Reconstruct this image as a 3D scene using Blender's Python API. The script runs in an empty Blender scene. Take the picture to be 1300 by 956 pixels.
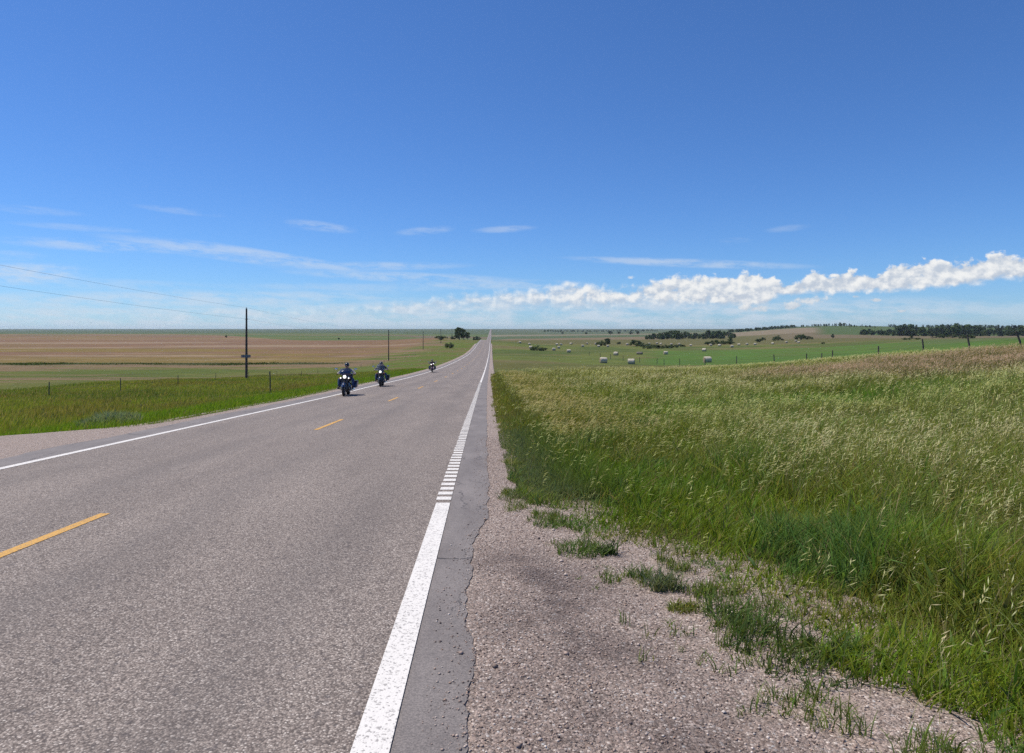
import bpy, bmesh, math, random
import numpy as np
from mathutils import Vector, Matrix
random.seed(7)
RNG = np.random.default_rng(11)
R = math.radians
scene = bpy.context.scene
COL = scene.collection
F = 860.0                       # focal length in photo pixels, eye at the origin of the survey heights
EYE = 1.65

# ------------------------------------------------------------------ helpers
def tag(o, label=None, cat=None, group=None, kind=None):
    if label: o['label'] = label
    if cat: o['category'] = cat
    if group: o['group'] = group
    if kind: o['kind'] = kind
    return o

def empty(name, loc=(0, 0, 0), rot=(0, 0, 0)):
    o = bpy.data.objects.new(name, None)
    o.empty_display_size = .2
    COL.objects.link(o)
    o.location = loc; o.rotation_euler = rot
    return o

def link(name, me, parent=None):
    o = bpy.data.objects.new(name, me)
    COL.objects.link(o)
    if parent: o.parent = parent
    return o

def copy_tree(o, parent=None):
    c = o.copy(); COL.objects.link(c); c.parent = parent
    for ch in list(o.children): copy_tree(ch, c)
    return c

def np_mesh(name, V, Fc, mats=(), col=None, uv=None, smooth=False):
    """V (n,3); Fc (m,k) faces of one size"""
    V = np.asarray(V, np.float32); Fc = np.asarray(Fc, np.int32)
    me = bpy.data.meshes.new(name)
    n, (m, k) = len(V), Fc.shape
    me.vertices.add(n); me.vertices.foreach_set('co', V.ravel())
    me.loops.add(m * k); me.loops.foreach_set('vertex_index', Fc.ravel())
    me.polygons.add(m)
    me.polygons.foreach_set('loop_start', np.arange(0, m * k, k, dtype=np.int32))
    me.polygons.foreach_set('loop_total', np.full(m, k, np.int32))
    if smooth: me.polygons.foreach_set('use_smooth', np.ones(m, bool))
    for mt in mats: me.materials.append(mt)
    if col is not None:
        a = me.color_attributes.new('tint', 'FLOAT_COLOR', 'POINT')
        c = np.ones((n, 4), np.float32); c[:, :3] = col
        a.data.foreach_set('color', c.ravel())
    if uv is not None:
        l = me.uv_layers.new(name='survey')
        l.data.foreach_set('uv', np.asarray(uv, np.float32)[Fc.ravel()].ravel())
    me.update(calc_edges=True)
    return me

def smooth01(a, b, x):
    t = np.clip((x - a) / (b - a), 0, 1)
    return t * t * (3 - 2 * t)

_lat = np.random.default_rng(5).random((8, 256, 256))
def vnoise(x, y, s=0):
    x = np.asarray(x, float) + 1000.; y = np.asarray(y, float) + 1000.
    xi = np.floor(x).astype(int); yi = np.floor(y).astype(int)
    fx = x - xi; fy = y - yi
    fx = fx * fx * (3 - 2 * fx); fy = fy * fy * (3 - 2 * fy)
    L = _lat[s % 8]
    a = L[xi & 255, yi & 255]; b = L[(xi + 1) & 255, yi & 255]
    c = L[xi & 255, (yi + 1) & 255]; d = L[(xi + 1) & 255, (yi + 1) & 255]
    return (a * (1 - fx) + b * fx) * (1 - fy) + (c * (1 - fx) + d * fx) * fy
def fbm(x, y, s=0, o=4):
    r = 0; am = .5; tot = 0
    for i in range(o):
        r = r + am * vnoise(x * 2 ** i, y * 2 ** i, s + i); tot += am; am *= .55
    return r / tot

def pchip(xk, yk, x):
    xk = np.asarray(xk, float); yk = np.asarray(yk, float)
    h = np.diff(xk); dl = np.diff(yk) / h
    d = np.zeros_like(yk)
    for i in range(1, len(xk) - 1):
        if dl[i - 1] * dl[i] > 0:
            w1 = 2 * h[i] + h[i - 1]; w2 = h[i] + 2 * h[i - 1]
            d[i] = (w1 + w2) / (w1 / dl[i - 1] + w2 / dl[i])
    d[0] = dl[0]; d[-1] = dl[-1]
    x = np.clip(x, xk[0], xk[-1])
    i = np.clip(np.searchsorted(xk, x) - 1, 0, len(h) - 1)
    t = (x - xk[i]) / h[i]
    return ((1 + 2 * t) * (1 - t) ** 2 * yk[i] + t * (1 - t) ** 2 * h[i] * d[i]
            + t * t * (3 - 2 * t) * yk[i + 1] + t * t * (t - 1) * h[i] * d[i + 1])

# ------------------------------------------------------------------ survey: road line, road height, land
def s_axis(y):
    y = np.asarray(y, float)
    yy = np.maximum(y, 0)
    return -.0419 * y + .0116 * (yy - 40 * (1 - np.exp(-yy / 40)))
_ry = [-90, 0, 20, 33, 43.7, 60, 84, 110, 135, 200, 255, 310, 362, 430, 520, 600, 700, 1000, 1300, 2000, 3000, 4500, 7000, 9800]
_rz = [2.74, -1.65, -2.626, -3.25, -3.70, -4.42, -5.35, -6.2, -6.85, -8.2, -8.95, -9.1, -8.75, -8.35, -8.3, -9.3, -11.5, -16.5, -19, -16.5, -8.5, -1.2, 0, 4]
def z_road(y):
    return pchip(_ry, _rz, np.asarray(y, float)) + EYE

_TD = [40, 60, 100, 160, 250, 400, 600, 900, 1400, 2200, 3500, 6000, 9500]
_TT = [-1.6, -.75, -.4, -.2, -.1, 0, .15, .3, .45, .6, .75, 1.6]
_P = [[86, 70, 60, 48, 35, 24, 16.5, 12, 8, 5, 2.6, 1, -.4],
      [86, 70, 60, 48, 35, 24, 16.5, 12, 8, 5, 2.6, 1, -.4],
      [84, 68, 60, 48, 35, 24, 16, 12, 8, 5, 2.6, 1, -.4],
      [76, 64.5, 56, 45, 34.5, 23, 15.5, 12, 8, 5, 2.6, 1, -.4],
      [76, 64, 51, 41.5, 31.5, 19.5, 11, 12.5, 11, 6.3, 2.4, .4, -.4],
      [76, 62, 50, 42, 33, 23, 15, 13.5, 11, 6.3, 2.4, .4, -.4],
      [71, 60, 49, 44, 33.5, 24, 17, 12.5, 9, 5.5, 2.5, .4, -.4],
      [62, 54, 46, 43, 33, 23.5, 17, 12, 6, 3, 1, 0, -.4],
      [52, 44, 42, 35, 28, 20, 13, 7, -2, -4, -1, 0, -.4],
      [39, 36, 31, 25, 18.5, 14, 12, 8.5, 2, -3, -1, 0, -.4],
      [30, 28, 21, 14.5, 10.5, 11, 11, 8.5, 1, -2, -1, 0, -.4],
      [30, 28, 21, 14.5, 10.5, 11, 11, 8.5, 1, -2, -1, 0, -.4]]
def z_far(x, y):
    y = np.maximum(y, 40.); lg = np.log(np.minimum(y, 9500)); t = np.clip(x / y, -1.55, 1.55)
    ks = [pchip(np.log(_TD), -np.array(p) * np.array(_TD) / F, lg) for p in _P]
    K = np.stack(ks); T = np.array(_TT)
    i = np.clip(np.searchsorted(T, t) - 1, 0, len(T) - 2)
    ar = np.arange(len(t)); h = T[i + 1] - T[i]; f = (t - T[i]) / h
    i0 = np.maximum(i - 1, 0); i3 = np.minimum(i + 2, len(T) - 1)
    a, b = K[i, ar], K[i + 1, ar]
    ma = (b - K[i0, ar]) / (T[i + 1] - T[i0]) * h
    mb = (K[i3, ar] - a) / (T[i3] - T[i]) * h
    return ((1 + 2 * f) * (1 - f) ** 2 * a + f * (1 - f) ** 2 * ma + f * f * (3 - 2 * f) * b + f * f * (f - 1) * mb) + EYE

_ge_d = [-60, 2, 4.7, 5, 5.6, 6.2, 6.5, 8, 9, 14, 30, 80, 2000]
_ge_u = [2.2, 2.12, 2.02, 1.82, 1.66, 1.26, .95, .72, .47, .43, .45, .4, .3]
def u_gravel_right(y): return np.interp(y, _ge_d, _ge_u)
def u_gravel_left(y): return np.interp(y, [-60, 15, 16, 17.2, 18.5, 2000], [-10.7, -10.6, -9.7, -8.7, -8.35, -8.3])

_ux = [-60, -27, -14, -10.8, -8.6, 1.2, 7.5, 13.5, 19.5, 25, 31, 45, 80]
_uz = [-.55, -.5, -.5, -.15, 0, 0, .2, .6, 1.1, 1.7, 2.1, 2.6, 3.2]
def ground(x, y):
    sc = np.isscalar(x)
    x = np.atleast_1d(np.asarray(x, float)); y = np.atleast_1d(np.asarray(y, float))
    u = x - s_axis(y); zr = z_road(y)
    near = zr + pchip(_ux, _uz, u)
    w = smooth01(35, 75, y)
    z = near * (1 - w) + z_far(x, y) * w
    z = z + (fbm(x * .12, y * .12, 3) - .5) * .35 * smooth01(2, 14, np.abs(u + 3.7) - 5) * (1 - smooth01(150, 400, y))
    half = np.abs(u + 3.65)
    rd = 1 - smooth01(5.0, 5.0 + np.clip(.12 * y, 4, 40), half)
    ov = np.maximum(u - (u_gravel_right(y) + .45 - .4 * smooth01(7.5, 9.5, y)), (u_gravel_left(y) - .35) - u)      # gravel sheets lie over the soil up to here
    rd = np.where(y < 60, 1 - smooth01(0, .5 - .3 * smooth01(7.5, 9.5, y), ov), rd)
    z = z * (1 - rd) + (zr - .07 - .0006 * np.clip(y - 40, 0, 800)) * rd
    return float(z[0]) if sc else z

def at(px, D):
    x = (px - 650) / F * D
    return x, D, ground(float(x), float(D))

# ------------------------------------------------------------------ node helpers
class NT:
    def __init__(s, tree): s.t = tree; s.n = tree.nodes; s.l = tree.links; s.n.clear()
    def new(s, typ, ins=None, **kw):
        nd = s.n.new(typ)
        for k, v in kw.items(): setattr(nd, k, v)
        for k, v in (ins or {}).items(): s.put(nd.inputs[k], v)
        return nd
    def put(s, sock, v):
        if isinstance(v, bpy.types.NodeSocket): s.l.new(v, sock)
        else:
            if sock.type == 'RGBA' and len(v) == 3: v = (*v, 1)
            sock.default_value = v
    def m(s, op, a, b=0., c=0., clamp=False):
        nd = s.n.new('ShaderNodeMath'); nd.operation = op; nd.use_clamp = clamp
        s.put(nd.inputs[0], a); s.put(nd.inputs[1], b); s.put(nd.inputs[2], c)
        return nd.outputs[0]
    def ss(s, x, a, b, lo=0., hi=1.):
        nd = s.n.new('ShaderNodeMapRange'); nd.interpolation_type = 'SMOOTHSTEP'
        for k, v in zip(('Value', 'From Min', 'From Max', 'To Min', 'To Max'), (x, a, b, lo, hi)): s.put(nd.inputs[k], v)
        return nd.outputs[0]
    def mix(s, f, a, b, mode='MIX'):
        nd = s.n.new('ShaderNodeMix'); nd.data_type = 'RGBA'; nd.blend_type = mode
        s.put(nd.inputs[0], f); s.put(nd.inputs[6], a); s.put(nd.inputs[7], b)
        return nd.outputs[2]
    def noise(s, vec, scale, detail=3., rough=.55, dim='3D'):
        nd = s.new('ShaderNodeTexNoise', {'Vector': vec, 'Scale': scale, 'Detail': detail, 'Roughness': rough}, noise_dimensions=dim)
        return nd.outputs['Fac']
    def vor(s, vec, scale, feature='F1', **kw):
        return s.new('ShaderNodeTexVoronoi', {'Vector': vec, 'Scale': scale, **kw}, feature=feature)
    def ramp(s, f, stops):
        nd = s.n.new('ShaderNodeValToRGB'); s.put(nd.inputs[0], f)
        e = nd.color_ramp.elements
        while len(e) < len(stops): e.new(.5)
        for q, (p, c) in zip(e, stops): q.position = p; q.color = (*c, 1) if len(c) == 3 else c
        return nd.outputs[0]
    def xyz(s, v):
        nd = s.new('ShaderNodeSeparateXYZ', {0: v}); return nd.outputs
    def comb(s, x, y, z=0.):
        return s.new('ShaderNodeCombineXYZ', {0: x, 1: y, 2: z}).outputs[0]

def material(name):
    m = bpy.data.materials.new(name); m.use_nodes = True
    t = NT(m.node_tree)
    out = t.new('ShaderNodeOutputMaterial')
    b = t.new('ShaderNodeBsdfPrincipled')
    t.l.new(b.outputs[0], out.inputs[0])
    return m, t, b, out

def plain(name, color, rough=.6, metal=0., spec=.5, vary=.15, scale=20., emit=None, coat=0.):
    m, t, b, out = material(name)
    g = t.new('ShaderNodeTexCoord').outputs['Object']
    n = t.noise(g, scale, 4.)
    f = t.ss(n, .3, .7)
    c = t.mix(f, tuple(v * (1 - vary) for v in color), tuple(min(1, v * (1 + vary)) for v in color))
    t.put(b.inputs['Base Color'], c)
    t.put(b.inputs['Roughness'], t.m('ADD', rough - .06, t.m('MULTIPLY', n, .12)))
    b.inputs['Metallic'].default_value = metal
    b.inputs['Specular IOR Level'].default_value = spec
    b.inputs['Coat Weight'].default_value = coat
    if emit:
        b.inputs['Emission Color'].default_value = (1, .97, .9, 1); b.inputs['Emission Strength'].default_value = emit
    return m

# chip-seal road
def road_mat():
    m, t, b, out = material('chip_seal')
    uv = t.new('ShaderNodeUVMap', uv_map='survey').outputs[0]
    X = t.xyz(uv); u, y = X[0], X[1]
    v1 = t.vor(uv, 95.); v2 = t.vor(uv, 38.)
    r1 = t.xyz(v1.outputs['Color'])[0]
    stone = t.ramp(r1, [(0, (.125, .098, .082)), (.3, (.235, .193, .163)), (.62, (.325, .268, .226)), (.88, (.43, .365, .31)), (1, (.62, .55, .48))])
    tar = t.ss(v1.outputs['Distance'], .35, .75)
    c = t.mix(t.m('MULTIPLY', tar, .62), stone, (.065, .054, .048))
    r2 = t.xyz(v2.outputs['Color'])[1]
    c = t.mix(t.ss(r2, .9, 1., 0., .5), c, (.07, .06, .062))
    big = t.noise(t.comb(t.m('MULTIPLY', u, 1.), t.m('MULTIPLY', y, .22)), .9, 5., .6)
    c = t.mix(1., c, t.ramp(big, [(.25, (.80, .79, .79)), (.75, (1.14, 1.13, 1.12))]), 'MULTIPLY')
    # darker polished wheel paths
    band = None
    for cx in (-6.75, -5.0, -3.15, -1.35):
        g = t.m('SUBTRACT', 1., t.m('DIVIDE', t.m('ABSOLUTE', t.m('SUBTRACT', u, cx)), .5), clamp=True)
        band = g if band is None else t.m('MAXIMUM', band, g)
    wob = t.noise(t.comb(t.m('MULTIPLY', u, .4), t.m('MULTIPLY', y, .12)), 1.3, 3.)
    band = t.m('MULTIPLY', t.m('MULTIPLY', t.m('POWER', band, .8), t.ss(wob, .25, .65)), .30)
    c = t.mix(band, c, (.115, .10, .092))
    b.inputs['Roughness'].default_value = .85
    b.inputs['Specular IOR Level'].default_value = .35
    t.put(b.inputs['Base Color'], c)
    h = t.m('SUBTRACT', 1., v1.outputs['Distance'])
    bp = t.new('ShaderNodeBump', {'Height': h, 'Strength': .55, 'Distance': .006})
    t.l.new(bp.outputs[0], b.inputs['Normal'])
    return m

def asphalt_mat():
    m, t, b, out = material('smooth_asphalt')
    uv = t.new('ShaderNodeUVMap', uv_map='survey').outputs[0]
    X = t.xyz(uv); u, y = X[0], X[1]
    v1 = t.vor(uv, 150.)
    n = t.noise(t.comb(u, t.m('MULTIPLY', y, .35)), 2.2, 6., .65)
    c = t.ramp(n, [(.25, (.150, .130, .120)), (.5, (.196, .172, .158)), (.8, (.262, .230, .210))])
    r1 = t.xyz(v1.outputs['Color'])[0]
    c = t.mix(1., c, t.ramp(r1, [(0, (.72, .72, .72)), (.5, (1, 1, 1)), (1, (1.32, 1.3, 1.28))]), 'MULTIPLY')
    # cross crack near the viewer and hairline cracks
    wob = t.noise(uv, 6., 4.)
    cy = t.m('ADD', 5.72, t.m('MULTIPLY', t.m('SUBTRACT', wob, .5), .16))
    crack = t.m('SUBTRACT', 1., t.m('DIVIDE', t.m('ABSOLUTE', t.m('SUBTRACT', y, cy)), .022), clamp=True)
    crack = t.m('MULTIPLY', crack, t.ss(t.noise(uv, 14., 2.), .38, .5))
    ce = t.new('ShaderNodeTexVoronoi', {'Vector': t.comb(t.m('ADD', u, t.m('MULTIPLY', wob, .25)), t.m('MULTIPLY', y, .3)), 'Scale': 1.4}, feature='DISTANCE_TO_EDGE').outputs['Distance']
    hair = t.m('MULTIPLY', t.ss(ce, .012, .002), t.ss(t.noise(uv, .8, 2.), .5, .62))
    k = t.m('MAXIMUM', crack, t.m('MULTIPLY', hair, .7))
    c = t.mix(k, c, (.02, .019, .02))
    t.put(b.inputs['Base Color'], c); b.inputs['Roughness'].default_value = .8
    b.inputs['Specular IOR Level'].default_value = .4
    bp = t.new('ShaderNodeBump', {'Height': t.m('SUBTRACT', t.m('MULTIPLY', r1, .3), k), 'Strength': .5, 'Distance': .006})
    t.l.new(bp.outputs[0], b.inputs['Normal'])
    return m

def paint_mat(name, col, worn):
    m, t, b, out = material(name)
    uv = t.new('ShaderNodeUVMap', uv_map='survey').outputs[0]
    X = t.xyz(uv)
    v1 = t.vor(uv, 90.); r1 = t.xyz(v1.outputs['Color'])[0]
    n = t.noise(uv, 30., 5., .7); nb = t.noise(t.comb(X[0], t.m('MULTIPLY', X[1], .3)), 5., 4.)
    dirt = t.ss(t.m('ADD', n, t.m('MULTIPLY', t.m('SUBTRACT', nb, .5), .7)), .52, .78)
    c = t.mix(t.m('MULTIPLY', dirt, worn), col, tuple(v * .45 for v in col))
    chip = t.ss(t.m('ADD', t.m('MULTIPLY', r1, .6), t.m('MULTIPLY', n, .5)), .74, .8)
    c = t.mix(t.m('MULTIPLY', chip, worn), c, (.14, .125, .12))
    t.put(b.inputs['Base Color'], c); b.inputs['Roughness'].default_value = .75
    bp = t.new('ShaderNodeBump', {'Height': t.m('SUBTRACT', 1., v1.outputs['Distance']), 'Strength': .35, 'Distance': .004})
    t.l.new(bp.outputs[0], b.inputs['Normal'])
    return m

def gravel_mat():
    m, t, b, out = material('gravel')
    uv = t.new('ShaderNodeUVMap', uv_map='survey').outputs[0]
    X = t.xyz(uv); u, y = X[0], X[1]
    v1 = t.vor(uv, 62.); v2 = t.vor(uv, 150.)
    r1 = t.xyz(v1.outputs['Color'])
    stone = t.ramp(r1[0], [(0, (.10, .074, .06)), (.25, (.27, .20, .16)), (.55, (.395, .30, .245)), (.85, (.52, .41, .345)), (1, (.74, .64, .55))])
    stone = t.mix(t.ss(r1[1], .7, .95), stone, t.mix(1., stone, (.82, .93, 1.02), 'MULTIPLY'))
    r2 = t.xyz(v2.outputs['Color'])[0]
    grit = t.ramp(r2, [(0, (.13, .1, .085)), (.5, (.27, .21, .175)), (1, (.44, .36, .30))])
    c = t.mix(t.ss(v1.outputs['Distance'], .42, .62), stone, grit)
    # oil-dark patch along the pavement, and pale dust further out
    d1 = t.noise(uv, 1.1, 5., .62)
    px = t.m('SUBTRACT', 1., t.m('DIVIDE', t.m('ABSOLUTE', t.m('SUBTRACT', u, t.m('ADD', .42, t.m('MULTIPLY', t.m('SUBTRACT', 5., y), .14)))), .85), clamp=True)
    py = t.m('MULTIPLY', t.ss(y, 6.6, 5.4), t.ss(y, -4., 2.5))
    oil = t.m('MULTIPLY', t.m('MULTIPLY', px, py), t.ss(d1, .3, .62), clamp=True)
    c = t.mix(t.m('MULTIPLY', oil, .95), c, t.mix(1., c, (.34, .33, .35), 'MULTIPLY'))
    d2 = t.noise(uv, 2.3, 4.)
    dust = t.m('MULTIPLY', t.ss(d2, .46, .7), t.ss(u, .9, 2.))
    c = t.mix(t.m('MULTIPLY', dust, .65), c, (.37, .285, .22))
    t.put(b.inputs['Base Color'], c); b.inputs['Roughness'].default_value = .9
    b.inputs['Specular IOR Level'].default_value = .25
    h = t.m('ADD', t.m('SUBTRACT', 1., v1.outputs['Distance']), t.m('MULTIPLY', t.m('SUBTRACT', 1., v2.outputs['Distance']), .4))
    bp = t.new('ShaderNodeBump', {'Height': h, 'Strength': .8, 'Distance': .012})
    t.l.new(bp.outputs[0], b.inputs['Normal'])
    return m

def tint_mat(name, transl=.3, rough=.7, vary=0., scale=1., spec=.25):
    m, t, b, out = material(name)
    a = t.new('ShaderNodeVertexColor', layer_name='tint').outputs[0]
    if vary:
        g = t.new('ShaderNodeNewGeometry').outputs['Position']
        n = t.noise(g, scale, 6., .65)
        a = t.mix(1., a, t.ramp(n, [(.25, (1 - vary,) * 3), (.75, (1 + vary,) * 3)]), 'MULTIPLY')
    t.put(b.inputs['Base Color'], a); b.inputs['Roughness'].default_value = rough
    b.inputs['Specular IOR Level'].default_value = spec
    if transl:
        tr = t.new('ShaderNodeBsdfTranslucent')
        t.l.new(t.mix(1., a, (1.25, 1.2, .55), 'MULTIPLY'), tr.inputs[0])
        mx = t.new('ShaderNodeMixShader', {0: transl})
        t.l.new(b.outputs[0], mx.inputs[1]); t.l.new(tr.outputs[0], mx.inputs[2]); t.l.new(mx.outputs[0], out.inputs[0])
    return m

def ground_mat():
    m, t, b, out = material('prairie_ground')
    a = t.new('ShaderNodeVertexColor', layer_name='tint').outputs[0]
    g = t.new('ShaderNodeNewGeometry').outputs['Position']
    n1 = t.noise(g, 3.5, 6., .7); n2 = t.noise(g, .16, 7., .68); n3 = t.noise(g, .9, 4., .6)
    a = t.mix(1., a, t.ramp(n1, [(.28, (.62, .62, .6)), (.72, (1.38, 1.38, 1.35))]), 'MULTIPLY')
    a = t.mix(1., a, t.ramp(n2, [(.28, (.78, .84, .82)), (.72, (1.24, 1.17, 1.16))]), 'MULTIPLY')
    t.put(b.inputs['Base Color'], a); b.inputs['Roughness'].default_value = 1.
    b.inputs['Specular IOR Level'].default_value = .05
    h = t.m('ADD', n1, t.m('MULTIPLY', n3, 2.))
    bp = t.new('ShaderNodeBump', {'Height': h, 'Strength': .7, 'Distance': .35})
    t.l.new(bp.outputs[0], b.inputs['Normal'])
    return m

M_ROAD, M_ASPH, M_GRAV, M_GROUND = road_mat(), asphalt_mat(), gravel_mat(), ground_mat()
M_WHITE = paint_mat('white_road_paint', (.74, .70, .64), .6)
M_YELL = paint_mat('yellow_road_paint', (.62, .34, .07), .75)
M_GRASS = tint_mat('grass_blades', .42, .8, spec=.08)
M_HEAD = tint_mat('grass_heads', .3, .85, spec=.08)
M_LEAF = tint_mat('tree_leaves', .2)
M_STONE = tint_mat('loose_stones', 0, .85, .2, 90.)

# ------------------------------------------------------------------ ground
def mixc(c, col, w):
    w = np.asarray(w)[:, None]
    return c * (1 - w) + np.array(col) * w
def land_colour(x, y):
    u = x - s_axis(y); D = np.maximum(y, 1.); t = x / D
    n = fbm(x * .02, y * .02, 1); n2 = fbm(x * .006 + 3, y * .004, 2); n3 = fbm(x * .11, y * .07, 4)
    lD = np.log(D) + (n - .5) * .10
    L = lambda d: math.log(d)
    c = np.zeros((len(x), 3)) + np.array((.085, .105, .032))
    # ---- left of the road
    left = smooth01(-6, -8, u)
    cl = np.zeros_like(c) + np.array((.115, .15, .034))
    cl = mixc(cl, (.155, .115, .062), smooth01(.5, .62, n3) * .7)
    far1 = smooth01(-22, -30, u + (n - .5) * 14)
    cl = mixc(cl, (.135, .145, .042), far1)
    cl = mixc(cl, (.10, .13, .034), far1 * smooth01(.5, .62, fbm(x * .03, y * .03, 7)) * .8)
    cl = mixc(cl, (.215, .148, .094), far1 * smooth01(.46, .58, fbm(x * .014, y * .06, 5)) * .9)
    creek = np.exp(-((D - 176 - (n - .5) * 26 + .03 * x) / 7.) ** 2) * smooth01(-30, -44, u)
    flim = np.log(700 + 1100 * smooth01(-.30, -.52, t))
    brown = smooth01(-36, -50, u + (n - .5) * 12) * smooth01(182, 196, D + .03 * x) * smooth01(flim + .04, flim - .06, lD)
    bc = np.zeros_like(c) + np.array((.215, .137, .083))
    bc = mixc(bc, (.20, .15, .05), smooth01(.46, .60, fbm(x * .004, y * .014, 6)) * .85)
    bc = mixc(bc, (.19, .115, .085), smooth01(.5, .6, fbm(x * .01, y * .02, 4)) * .6)
    bc = mixc(bc, (.30, .225, .155), smooth01(.60, .68, fbm(x * .006, y * .03, 2)) * .7)
    cl = cl * (1 - brown[:, None]) + bc * brown[:, None]
    cl = mixc(cl, (.045, .068, .022), creek * .95)
    cg = np.zeros_like(c) + np.array((.095, .135, .05)); cg = mixc(cg, (.13, .15, .06), smooth01(.45, .6, fbm(x * .003, y * .006, 1)))
    gs = smooth01(flim - .02, flim + .06, lD) * np.where(u < -40, 1, smooth01(L(640), L(720), lD))
    cl = cl * (1 - gs[:, None]) + cg * gs[:, None]
    cl = mixc(cl, (.16, .13, .085), smooth01(L(1250), L(1320), lD) * smooth01(L(1700), L(1600), lD) * smooth01(.45, .55, n2))
    cl = mixc(cl, (.085, .115, .06), smooth01(L(1900), L(2300), lD))
    c = c * (1 - left[:, None]) + cl * left[:, None]
    # ---- right of the road
    cr = np.zeros_like(c) + np.array((.125, .125, .045))
    cr = mixc(cr, (.085, .115, .035), smooth01(.5, .6, n3) * .6)
    past = smooth01(37, 44, u) * smooth01(55, 75, D)
    past = np.maximum(past, smooth01(135, 155, D))
    st = np.zeros_like(c) + np.array((.125, .15, .042))
    st = mixc(st, (.16, .125, .068), smooth01(.5, .6, fbm(x * .01, y * .035, 3)) * .75)
    st = mixc(st, (.085, .115, .036), smooth01(.52, .6, fbm(x * .02, y * .012, 7)) * .8)
    st = mixc(st, (.185, .16, .075), smooth01(.56, .64, fbm(x * .013 + y * .004, y * .045, 5)) * .6)
    gw = smooth01(.19, .24, t + (n - .5) * .05) * smooth01(L(345), L(320), lD)
    st = mixc(st, (.088, .158, .036), gw * (.75 + .25 * smooth01(.4, .6, n3)))
    st = mixc(st, (.105, .13, .055), smooth01(.55, .68, t) * smooth01(L(180), L(230), lD) * smooth01(L(470), L(430), lD))
    st = mixc(st, (.125, .12, .052), smooth01(L(470), L(520), lD))
    st = mixc(st, (.165, .135, .085), smooth01(L(620), L(660), lD) * smooth01(.34, .42, t))
    st = mixc(st, (.19, .148, .095), smooth01(L(820), L(880), lD) * smooth01(.26, .20, t))
    st = mixc(st, (.09, .12, .06), smooth01(L(1180), L(1230), lD))
    st = mixc(st, (.22, .18, .125), smooth01(L(1000), L(1050), lD) * smooth01(L(1500), L(1400), lD) * smooth01(.30, .33, t) * smooth01(.47, .44, t))
    st = mixc(st, (.085, .125, .052), smooth01(L(880), L(920), lD) * smooth01(L(1900), L(1800), lD) * smooth01(.44, .47, t))
    st = mixc(st, (.2, .18, .125), smooth01(L(1650), L(1720), lD) * smooth01(L(2100), L(2000), lD) * smooth01(.3, .26, t))
    st = mixc(st, (.10, .125, .075), smooth01(L(2300), L(2500), lD))
    cr = cr * (1 - past[:, None]) + st * past[:, None]
    cr = mixc(cr, (.075, .065, .045), smooth01(6, 1.5, u) * smooth01(30, 12, D) * .6)
    right = smooth01(-2, 0, u)
    c = c * (1 - right[:, None]) + cr * right[:, None]
    return c * (1 + (n3 - .5)[:, None] * .25)

ys = np.concatenate([np.arange(-60, 3, 1.5), 3 * (60 / 3) ** np.linspace(0, 1, 170)[:-1], 60 * (9500 / 60) ** np.linspace(0, 1, 560)])
ts = np.concatenate([np.linspace(-1.5, -.8, 50)[:-1], np.linspace(-.8, .8, 800), np.linspace(.8, 1.5, 50)[1:]])
YY, TT = np.meshgrid(ys, ts, indexing='ij')
XX = TT * (YY + 80 * np.exp(-np.maximum(YY, 0) / 150.))
gx, gy = XX.ravel(), YY.ravel()
gz = ground(gx, gy)
nr, nc = YY.shape
idx = np.arange(nr * nc).reshape(nr, nc)
quads = np.stack([idx[:-1, :-1], idx[:-1, 1:], idx[1:, 1:], idx[1:, :-1]], -1).reshape(-1, 4)
gob = link('ground', np_mesh('ground', np.stack([gx, gy, gz], 1), quads, [M_GROUND], col=land_colour(gx, gy), smooth=True))
tag(gob, kind='structure')

# ------------------------------------------------------------------ road sheets
def strip(name, mat, y0, y1, ul, ur, dz, step=.25, ncol=5, growth=.02, zfun=None):
    yl = [y0]
    while yl[-1] < y1: yl.append(min(y1, yl[-1] + max(step, growth * max(yl[-1], 0))))
    yl = np.array(yl)
    a = ul(yl) if callable(ul) else np.full_like(yl, ul)
    b = ur(yl) if callable(ur) else np.full_like(yl, ur)
    f = np.linspace(0, 1, ncol)
    U = a[:, None] * (1 - f) + b[:, None] * f
    Y = np.repeat(yl[:, None], ncol, 1)
    X = U + s_axis(yl)[:, None]
    Z = np.repeat(z_road(yl)[:, None], ncol, 1) + dz
    if zfun is not None: Z = Z + zfun(U, Y, f[None, :])
    V = np.stack([X, Y, Z], -1).reshape(-1, 3)
    i = np.arange(len(yl) * ncol).reshape(len(yl), ncol)
    Q = np.stack([i[:-1, :-1], i[:-1, 1:], i[1:, 1:], i[1:, :-1]], -1).reshape(-1, 4)
    return V, Q, np.stack([U, Y], -1).reshape(-1, 2)
def join(parts):
    V, Q, T = [], [], []; o = 0
    for v, q, t in parts: V.append(v); Q.append(q + o); T.append(t); o += len(v)
    return np.concatenate(V), np.concatenate(Q), np.concatenate(T)
def structure(name, mat, parts, smooth=True):
    V, Q, T = join(parts)
    o = link(name, np_mesh(name, V, Q, [mat], uv=T, smooth=smooth)); tag(o, kind='structure'); return o

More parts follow.
